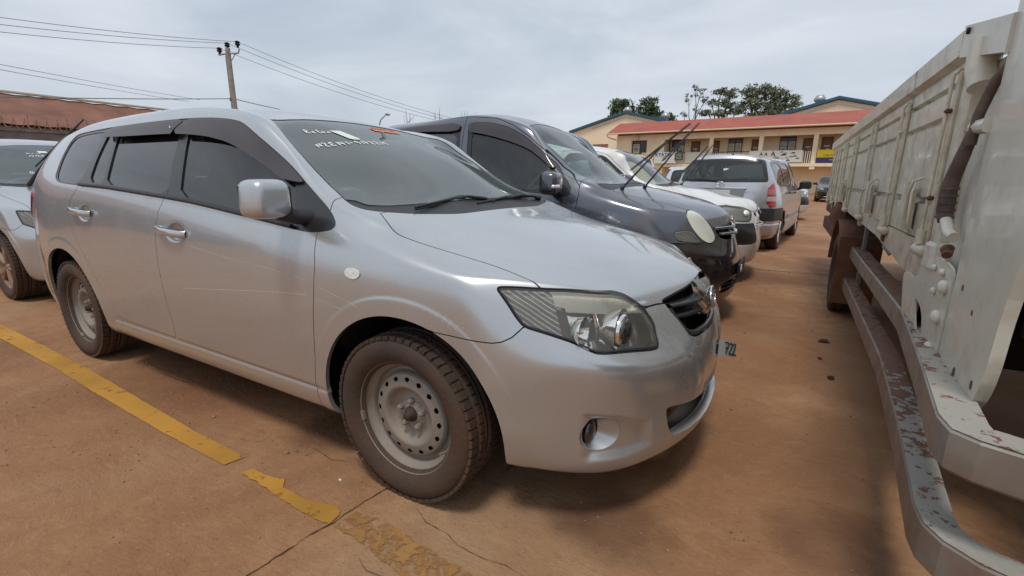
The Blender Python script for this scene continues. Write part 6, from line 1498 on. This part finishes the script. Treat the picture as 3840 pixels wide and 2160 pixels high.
# ------------------------------------------------------------------ long low building behind a stone wall, far left
M_roof_rust = material('rusty brown roofing', (.20, .085, .055), .75, var=.3, vscale=.9)
M_stonewall = material('grey stone wall', (.17, .15, .145), .9, var=.35, vscale=2.2, bump=.5, bscale=4)
shed = empty('long_shed', (-29, 5.7, 0)); tag(shed, 'long low building with a rusty brown roof behind the wall on the far left', 'building')
V = []; F = []; n = 260
for i in range(n+1):
    y = -22+60*i/n; h = .02*math.cos(math.pi*i/2)
    V += [(0, y, 4.42+h), (3.1, y, 2.95+h), (-3.1, y, 2.95+h)]
for i in range(n): F += [(3*i, 3*i+1, 3*i+4, 3*i+3), (3*i, 3*i+3, 3*i+5, 3*i+2)]
me = bpy.data.meshes.new('roof'); me.from_pydata(V, [], F); link('roof', me, shed, M_roof_rust)
m = MB(); m.box((0, 8, 4.50), (.30, 60, .07)); m.build('ridge_cap', M_fascia, shed)
m = MB(); m.box((2.4, 8, 1.45), (.3, 58, 2.9)); m.box((-2.4, 8, 1.45), (.3, 58, 2.9)); m.build('wall', M_cream, shed)
bw = empty('boundary_wall', (-25.2, 5.7, 0)); tag(bw, 'grey stone boundary wall topped with coils of barbed wire on the far left', 'wall')
m = MB(); m.box((0, 12, 1.32), (.3, 70, 2.64)); m.build('wall', M_stonewall, bw)
m = MB(); m.box((0, 12, 2.69), (.42, 70, .10)); m.build('coping', M_stonewall, bw)
m = MB(); q = random.Random(3); pts = []
for i in range(1500):
    a = 2*math.pi*i/26; r = .27+.03*math.sin(i*.37); pts.append((r*math.cos(a)*.8, -2+i*.0125, 3.02+r*math.sin(a)))
m.tube(pts, .014, 4, cap=False); o = m.build('barbed_wire', M_rustwire, bw)
for k in range(14):
    m = MB(); y = -8+2.6*k; m.tube([(0, y, 2.7), (.02, y, 3.28)], .014, 6); m.build('wire_post', M_rustwire, bw)
# ------------------------------------------------------------------ the dropside truck on the right
CH = (.16, .065, .035)
M_tw = material('worn white truck paint', (.74, .70, .565), .42, 0, .25, var=.08, vscale=5, dirt=((.22, .115, .065), .7, 11, .2, 1.6), bump=.12, bscale=14)
def truck_paint():
    m = bpy.data.materials['worn white truck paint']; nt = m.node_tree; N = nt.nodes; L = nt.links; b = N['Principled BSDF']
    src = b.inputs['Base Color'].links[0].from_socket; tc = N.new('ShaderNodeTexCoord'); mp = N.new('ShaderNodeMapping'); mp.inputs['Scale'].default_value = (9, 9, 2.2); L.new(tc.outputs['Object'], mp.inputs[0])
    n = N.new('ShaderNodeTexNoise'); n.inputs['Scale'].default_value = 1.6; n.inputs['Detail'].default_value = 10; n.inputs['Roughness'].default_value = .72; L.new(mp.outputs[0], n.inputs['Vector'])
    r = N.new('ShaderNodeMapRange'); L.new(n.outputs['Fac'], r.inputs[0]); r.inputs[1].default_value = .615; r.inputs[2].default_value = .66; r.inputs[4].default_value = .9
    n2 = N.new('ShaderNodeTexNoise'); n2.inputs['Scale'].default_value = 70; n2.inputs['Detail'].default_value = 4; L.new(tc.outputs['Object'], n2.inputs['Vector'])
    r2 = N.new('ShaderNodeMapRange'); L.new(n2.outputs['Fac'], r2.inputs[0]); r2.inputs[1].default_value = .69; r2.inputs[2].default_value = .73; r2.inputs[4].default_value = .8
    x = N.new('ShaderNodeMix'); x.data_type = 'RGBA'; L.new(r.outputs[0], x.inputs[0]); L.new(src, x.inputs[6]); x.inputs[7].default_value = (.17, .075, .04, 1)
    y = N.new('ShaderNodeMix'); y.data_type = 'RGBA'; L.new(r2.outputs[0], y.inputs[0]); L.new(x.outputs[2], y.inputs[6]); y.inputs[7].default_value = (.10, .05, .035, 1); L.new(y.outputs[2], b.inputs['Base Color'])
truck_paint()
M_twp = material('cream cab paint', (.66, .645, .55), .42, 0, .3, var=.06, vscale=4, dirt=((.30, .16, .07), .55, 16, .45, .75), bump=.06, bscale=20)
M_rail = material('grey painted rail', (.225, .215, .19), .45, .1, .2, var=.15, vscale=6, dirt=((.19, .085, .045), .8, 11, -.1, .75))
M_railtop = None
def flaky():
    m = bpy.data.materials.new('flaking paint over rust'); m.use_nodes = True; nt = m.node_tree; N = nt.nodes; L = nt.links; b = N['Principled BSDF']
    tc = N.new('ShaderNodeTexCoord'); n = N.new('ShaderNodeTexNoise'); n.inputs['Scale'].default_value = 22; n.inputs['Detail'].default_value = 8; n.inputs['Roughness'].default_value = .68; L.new(tc.outputs['Object'], n.inputs['Vector'])
    sp = N.new('ShaderNodeSeparateXYZ'); L.new(tc.outputs['Object'], sp.inputs[0]); mr = N.new('ShaderNodeMapRange'); L.new(sp.outputs[1], mr.inputs[0]); mr.inputs[1].default_value = -.7; mr.inputs[2].default_value = 1.3; mr.inputs[3].default_value = -.10; mr.inputs[4].default_value = .22
    ad = N.new('ShaderNodeMath'); ad.operation = 'ADD'; L.new(n.outputs['Fac'], ad.inputs[0]); L.new(mr.outputs[0], ad.inputs[1])
    r = N.new('ShaderNodeValToRGB'); L.new(ad.outputs[0], r.inputs[0]); e = r.color_ramp.elements; e[0].position = .49; e[0].color = (.36, .34, .30, 1); e[1].position = .525; e[1].color = (.17, .075, .045, 1); k = e.new(.70); k.color = (.24, .13, .085, 1); k = e.new(.80); k.color = (.08, .035, .025, 1)
    L.new(r.outputs[0], b.inputs['Base Color']); b.inputs['Roughness'].default_value = .8
    bp = N.new('ShaderNodeBump'); bp.inputs['Strength'].default_value = 1; bp.inputs['Distance'].default_value = .008; L.new(ad.outputs[0], bp.inputs['Height']); L.new(bp.outputs[0], b.inputs['Normal']); return m
M_railtop = flaky()
M_rustbar = material('rust brown steel', (.13, .06, .045), .8, .1, var=.4, vscale=9, bump=.4, bscale=30)
M_hose = material('dirty intake hose', (.14, .10, .085), .8, var=.4, vscale=14, bump=.4, bscale=30)
M_mudflap = material('mud covered guard', (.16, .075, .042), .9, var=.35, vscale=6, bump=.4, bscale=20)
truck = empty('dropside_truck', (1.5, 0, 0)); tag(truck, 'old white dropside truck with rusty side guard rails along the right edge', 'truck')
def tb(name, boxes, mat, bev=.006, parent=None):
    m = MB()
    for (x0, x1, y0, y1, z0, z1) in boxes: m.box(((x0+x1)/2, (y0+y1)/2, (z0+z1)/2), (abs(x1-x0), abs(y1-y0), abs(z1-z0)), bev=bev)
    return m.build(name, mat, parent or truck)
# the drop side: pressed panels between posts (x = 0 is the outer skin, +x into the truck)
ribs = [.27, 1.07, 2.05, 3.02, 3.85, 4.55, 5.2, 5.75]
def side_panel(y0, y1):
    zs = [(.905, 0), (1.030, 0), (1.036, .012), (1.052, .012), (1.058, 0), (1.318, 0), (1.324, .010), (1.338, .010), (1.344, 0), (1.422, 0), (1.428, .014), (1.440, .014), (1.446, .0), (1.50, 0)]
    m = MB(); q = random.Random(int(y0*100)); ny = 14; V = []; F = []
    for j in range(ny+1):
        y = y0+(y1-y0)*j/ny
        for i, (z, d) in enumerate(zs):
            e = 0 if j in (0, ny) else q.gauss(0, .0006)
            V.append((.006+d*2.4+e+.0012*math.sin(z*7+y*4), y, z))
    k = len(zs)
    for j in range(ny):
        for i in range(k-1): F.append((j*k+i, j*k+i+1, (j+1)*k+i+1, (j+1)*k+i))
    m.add(V, F, False)
    b = len(m.v); m.box((.042, (y0+y1)/2, 1.20), (.03, y1-y0, .60))
    return m.build('side_panel', M_tw, truck)
for a, b in zip(ribs[:-1], ribs[1:]): side_panel(a+.006, b-.006)
for i, y in enumerate(ribs[:-1]):
    r = empty('latch_post', (0, y, 0), 0, truck)
    m = MB(); m.box((-.002, 0, 1.185), (.016, .024, .57), bev=.005); m.build('channel', M_tw, r)
    m = MB(); m.tube([(-.022, .0, .90), (-.022, 0, 1.46)], .0060, 8); m.tube([(-.02, 0, 1.46), (-.008, 0, 1.475), (.01, 0, 1.47)], .006, 6); m.build('latch_rod', M_tw, r)
    m = MB()
    for z in (1.06, 1.345): m.box((-.018, -.002, z), (.020, .024, .016), bev=.005)
    m.build('rod_guide', M_tw if i else M_rustbar, r)
    m = MB(); m.tube([(-.016, -.05, .878), (-.016, .045, .878)], .020, 12); m.ellipsoid((-.016, -.052, .878), (.019, .010, .019), 10, 6); m.tube([(-.02, 0, .90), (-.02, 0, .95)], .016, 8); m.build('hinge', M_tw, r)
    m = MB(); m.box((.004, .035, .845), (.03, .05, .05), Matrix.Rotation(.4, 3, 'X'), .008); m.build('hinge_tab', M_rustbar if i in (1, 3) else M_tw, r)
# rope hooks: upright loops
for y in (.53, 1.66, 3.45):
    m = MB(); m.tube([(-.005, y+.03, .925), (-.030, y+.03, .95), (-.034, y, 1.08), (-.028, y-.01, 1.115), (.0, y-.012, 1.13)], .006, 8)
    m.tube([(-.005, y-.045, .92), (-.028, y-.045, .95), (-.030, y-.035, 1.07), (-.020, y-.015, 1.11)], .005, 8)
    m.build('rope_hook', M_tw, truck)
    m = MB(); m.prism([(0, 0), (.0, .19), (.03, .16), (.035, 0)], .09, fn=lambda p: (p[0]-.036, p[1]*1.0, p[2]), c=(0, y+.02, .925)); m.build('tie_pocket', M_tw, truck)
# top rail: a broad cap leaning outwards, end casting and stub tube
m = MB(); sec = [(-.022, 1.512), (-.026, 1.585), (-.010, 1.600), (.06, 1.612), (.06, 1.50), (.02, 1.497)]
V = []; F = []; ys = [.245]+[.6+.6*k for k in range(9)]+[5.75]; k = len(sec); q = random.Random(2)
for y in ys: V += [(x, y, z+q.gauss(0, .001)) for x, z in sec]
for j in range(len(ys)-1):
    for i in range(k): F.append((j*k+i, j*k+(i+1) % k, (j+1)*k+(i+1) % k, (j+1)*k+i))
F += [tuple(range(k))[::-1], tuple(range((len(ys)-1)*k, len(ys)*k))]
m.add(V, F); m.build('top_rail', M_tw, truck)
m = MB(); m.add([(-.024, .24, 1.505), (-.024, .24, 1.598), (.06, .24, 1.605), (.06, .24, 1.50), (-.012, -.14, 1.44), (-.012, -.14, 1.53), (.07, -.14, 1.55), (.07, -.14, 1.44)], [(0, 1, 2, 3), (7, 6, 5, 4), (0, 4, 5, 1), (1, 5, 6, 2), (2, 6, 7, 3), (3, 7, 4, 0)]); o = m.build('corner_casting', M_twp, truck)
m = MB(); m.lathe([(0, -.003), (.010, -.003), (.010, .004), (0, .004)], 14, (-.026, .19, 1.572), 'x'); m.build('casting_hole', M_black, truck)
m = MB(); m.tube([(.0, .085, 1.52), (.0, .078, 1.44), (.004, .05, 1.385)], [.040, .038, .034], 18); m.build('stub_tube', M_twp, truck)
tb('corner_post', [(-.0, .06, .15, .245, .86, 1.50)], M_tw); tb('corner_plate', [(.03, .07, -.02, .15, .80, 1.46)], M_twp)
tb('bracket_box', [(-.02, .05, .10, .20, .83, .92)], M_twp, .01)
tb('bulkhead', [(.06, 1.9, -.02, .05, .95, 1.55)], M_tw)
tb('load_floor', [(.06, 1.9, .05, 5.74, .86, .93)], M_rustbar)
tb('far_side', [(1.9, 1.95, .05, 5.75, .9, 1.6)], M_tw)
tb('tail_board', [(0.02, 1.93, 5.75, 5.80, .9, 1.55)], M_tw)
# bed frame below the panels
m = MB(); m.add([(.0, .28, .90), (.0, .5, .90), (.0, 1.35, .90), (0, 5.75, .968), (0, 5.75, .91), (0, 3.3, .872), (0, 1.35, .825), (0, .545, .765), (.0, .28, .76)], [tuple(range(9))])
V0 = list(m.v); m = MB(); n = len(V0); m.add(V0+[(x+.05, y, z) for x, y, z in V0], [tuple(range(n)), tuple(range(2*n-1, n-1, -1))]+[(i, (i+1) % n, (i+1) % n+n, i+n) for i in range(n)]); m.build('bed_frame', M_tw, truck)
# bracket plate with slot, bolts and rubber buffer
def plate_with_slot():
    out = [(.50, .77), (.49, .72), (.40, .60), (.225, .555), (.18, .53), (-.06, .455), (-.11, .455), (-.12, .52), (-.11, .845), (-.09, .87), (.0, .88), (.28, .88), (.28, .77)]
    slot = [(.235, .722), (.10, .70), (.035, .612), (.07, .603), (.125, .607)]
    g = np.linspace(0, 1, 120); Y, Z = np.meshgrid(np.linspace(-.13, .52, 150), np.linspace(.44, .89, 110)); P = np.stack([np.zeros(Y.size), Y.ravel(), Z.ravel()], 1)
    T = []; w = 150
    for r in range(109):
        i = np.arange(w-1)+r*w; T += [np.stack([i, i+w, i+1], 1), np.stack([i+1, i+w, i+w+1], 1)]
    T = np.vstack(T); so = sdf(P[:, 1:], chaikin(out, 1)); ss = sdf(P[:, 1:], chaikin(slot, 2))
    A = np.hstack([P, so[:, None], ss[:, None]]); A, T = clip(A, T, A[:, 3]); A, T = clip(A, T, -A[:, 4])
    lip = np.exp(-(A[:, 4]/.012)**2); A[:, 0] -= .008*lip
    N = np.tile([-1., 0, 0], (len(A), 1)); return panel_mesh('bracket_plate', A[:, :3]-np.array([.004, 0, 0]), N, T, M_twp, 'L', .006, 0, truck)
plate_with_slot()
m = MB(); m.lathe([(0, -.028), (.020, -.028), (.030, -.018), (.033, -.004), (.033, .03), (0, .03)], 24, (-.004, -.015, .575), 'x'); m.build('rubber_buffer', M_plastic, truck)
for y, z, r in ((-.066, .808, .022), (-.060, .714, .022), (-.056, .611, .022), (-.05, .514, .020), (-.02, .846, .012), (.075, .846, .011), (.03, .778, .012)):
    m = MB(); m.ellipsoid((-.010, y, z), (r*.7, r, r), 14, 8); m.build('bolt', M_twp, truck)
# curved corner sheet of the cab, its lower edge rounded
def cab_sheet():
    nu, nv = 40, 70; P = []; T = []
    for j in range(nv+1):
        for i in range(nu+1):
            u = i/nu; z = .40+1.75*j/nv
            y = -.118-.90*u; x = -.012*math.sin(min(1, u*1.6)*math.pi/2)+.05*max(0, u-.40)**1.5
            x -= .008*math.sin(min(1., u*6)*math.pi/2); P.append((x, y, z))
    for j in range(nv):
        for i in range(nu): a = j*(nu+1)+i; T += [(a, a+1, a+nu+2), (a, a+nu+2, a+nu+1)]
    P = np.array(P); T = np.array(T); 
    out = chaikin([(-.119, .475), (-.17, .478), (-.27, .51), (-.38, .553), (-.46, .585), (-.505, .625), (-.53, .70), (-.537, .84), (-.572, .98), (-.70, 1.5), (-.86, 2.1), (-.119, 2.1)], 1)
    s = sdf(P[:, 1:], out); A, T = clip(np.hstack([P, s[:, None]]), T, s); P = A[:, :3]; N = vnormals(P, T)
    if N[:, 0].mean() > 0: T = T[:, ::-1]; N = -N
    return panel_mesh('cab_corner', P, N, T, M_twp, 'L', .025, 0, truck)
cab_sheet()
tb('cab_back', [(.10, 1.9, -.16, -.13, .85, 2.1)], M_black); tb('slot_dark', [(.02, .05, .0, .30, .52, .75)], M_black); tb('cab_under_dark', [(.35, 1.9, -1.6, -.2, .45, 1.2)], M_black)  # black blocks added as painted shade: cab back, behind slot, under cab
for k, (y, z, r) in enumerate(((-.33, .63, .012), (-.28, .585, .006), (-.47, .65, .009), (-.36, .80, .006), (-.24, .84, .007))):
    m = MB(); m.lathe([(0, 0), (r*.8, .0), (r, .001)], 9, (0, 0, 0), 'x'); o = m.build('rust_spot', M_rustbar, truck); u = (-.118-y)/.90; o.location = (-.012*math.sin(min(1, u*1.6)*math.pi/2)-.0092, y, z); o.scale = (1, 1, 1.4)
# intake hose and pipe between cab and bed
m = MB(); m.tube([(.02, -.14, 1.44), (.0, -.07, 1.38), (-.01, -.035, 1.30), (-.01, -.02, 1.22)], .013, 12); m.build('intake_pipe', M_hose, truck)
m = MB(); pts = [(-.005, .0, 1.255), (-.012, .022, 1.19), (-.014, .055, 1.14), (-.014, .078, 1.10), (-.014, .070, 1.02), (-.012, .058, .995)]; m.tube(pts, [.015, .018, .020, .022, .022, .018], 14)
for k in range(5): m.tube([(-.013, .074-.002*k, 1.10-.022*k), (-.013, .074-.002*k, 1.092-.022*k)], .0235, 14)
m.build('intake_hose', M_hose, truck)
m = MB(); m.tube([(-.012, .05, 1.0), (-.01, .01, .965), (-.006, -.04, .955)], .015, 10); m.build('hose_end', M_twp, truck); m = MB(); m.tube([(.0, .0, 1.27), (.0, -.12, 1.265)], .022, 8); m.build('hose_clamp', M_twp, truck)
m = MB(); m.tube([(.0, .0, .92), (-.01, -.03, .90)], .013, 8); m.ellipsoid((-.008, -.01, .915), (.016, .016, .016), 10, 6); m.build('pipe_union', M_rustbar, truck)
# side guard rails: box section bars that turn in under the cab
def guard(path, w, h, name):
    g = empty(name, (0, 0, 0), 0, truck); p = [Vector(q) for q in path]; n = len(p); S = []
    for i in range(n):
        d = (p[min(i+1, n-1)]-p[max(i-1, 0)]); d.z = 0; d.normalize(); nr = Vector((-d.y, d.x, 0))
        nr = -nr if i < 1 and False else nr; S.append((p[i], nr))
    bev = .008; prof = [(0, -bev), (bev, 0), (w-bev, 0), (w, -bev), (w, -h+bev), (w-bev, -h), (bev, -h), (0, -h+bev)]
    V = [tuple(c+nr*a+Vector((0, 0, b))) for c, nr in S for a, b in prof]; k = 8; m = MB(); F = []
    for i in range(n-1):
        for j in range(k):
            if j == 1: continue
            F.append((i*k+j, i*k+(j+1) % k, (i+1)*k+(j+1) % k, (i+1)*k+j))
    F += [tuple(range(k)), tuple(range((n-1)*k, n*k))[::-1]]
    m.add(V, F); m.build('bar', M_rail, g)
    m = MB(); V = []; F = []; q = random.Random(4)
    for i in range(n-1):
        for s in range(10):
            t = s/10; c = S[i][0].lerp(S[i+1][0], t); nr = S[i][1].lerp(S[i+1][1], t)
            for a in (bev*.4, w*.3, w*.65, w-bev*.4): V.append(tuple(c+nr*a+Vector((0, 0, q.uniform(0, .004 if c.y > .3 else .001)))))
    c, nr = S[-1]
    for a in (bev*.4, w*.3, w*.65, w-bev*.4): V.append(tuple(c+nr*a))
    L = len(V)//4
    for i in range(L-1):
        for j in range(3): F.append((4*i+j, 4*i+j+1, 4*i+5+j, 4*i+4+j))
    m.add(V, F, True); m.build('flaking_top', M_railtop, g); return g
guard([(.045, 3.6, .62), (.02, 2.0, .62), (0., .45, .62), (-.06, -.2, .622), (-.105, -.62, .622), (-.098, -.69, .622), (-.06, -.725, .622), (.02, -.755, .622), (.5, -.80, .622)], .085, .095, 'guard_rail')
guard([(.020, 3.2, .37), (.01, 2.0, .37), (-.01, .6, .37), (-.055, -.1, .37), (-.098, -.58, .37), (-.094, -.65, .37), (-.07, -.70, .37), (-.02, -.745, .37), (.06, -.775, .37), (.5, -.83, .37)], .075, .10, 'guard_rail')
for y in (.35, 2.4): tb('rail_bracket', [(.075, .10, y-.03, y+.03, .30, .86)], M_rail, .004)
tb('cross_brace', [(.2, .26, .9, 2.6, .66, .72)], M_rail, .004)
for y in (.75, 1.15, 1.6):
    m = MB(); m.tube([(.10, y, .86), (.09, y, .74), (.12, y-.02, .70)], .018, 8); m.build('frame_hook', M_tw, truck)
tb('chassis_rail', [(.62, .70, -.1, 6.3, .52, .74)], M_black); tb('fuel_tank', [(.35, .85, .7, 1.7, .35, .62)], M_black, .05)
tb('far_chassis_rail', [(1.30, 1.38, -.1, 6.3, .52, .74)], M_black)
tb('cross_member', [(.3, 1.8, .2, .3, .6, .86), (.3, 1.8, 2.2, 2.3, .6, .86)], M_black)
# rear wheel with muddy guard, and the rusty guard bars behind it
for yy, xx in ((3.08, .0), (3.08, 1.62), (-1.05, 1.62)):
    tw = empty('wheel', (xx+.085, yy, .345), -math.pi/2 if xx < 1 else math.pi/2, truck); tyre_mesh(tw, .345, .20, .21, True, 56); rim_steel(tw)
m = MB(); V = []; F = []
for i in range(17):
    a = math.radians(10+165*i/16)
    for x in (-.045, .23): V.append((x, 3.08-.43*math.cos(a), .36+.43*math.sin(a)))
for i in range(16): F.append((2*i, 2*i+1, 2*i+3, 2*i+2))
m.add(V, F, True); m.build('mud_guard', M_mudflap, truck)
m = MB(); m.box((.09, 2.62, .42), (.28, .015, .55), Matrix.Rotation(.12, 3, 'X')); m.build('mud_flap', M_mudflap, truck)
tb('guard_bar', [(.0, .07, 3.75, 5.5, .745, .86)], M_rustbar, .006); tb('guard_bar', [(.0, .07, 3.95, 5.6, .53, .67)], M_rustbar, .006)
for y in (4.0, 5.2): tb('bar_bracket', [(.072, .10, y-.03, y+.03, .52, .9)], M_rustbar, .004)
m = MB(); m.tube([(.06, 3.55, .92), (.03, 3.6, .78), (.09, 3.5, .66)], [.10, .12, .08], 12); m.build('air_tank', M_mudflap, truck)
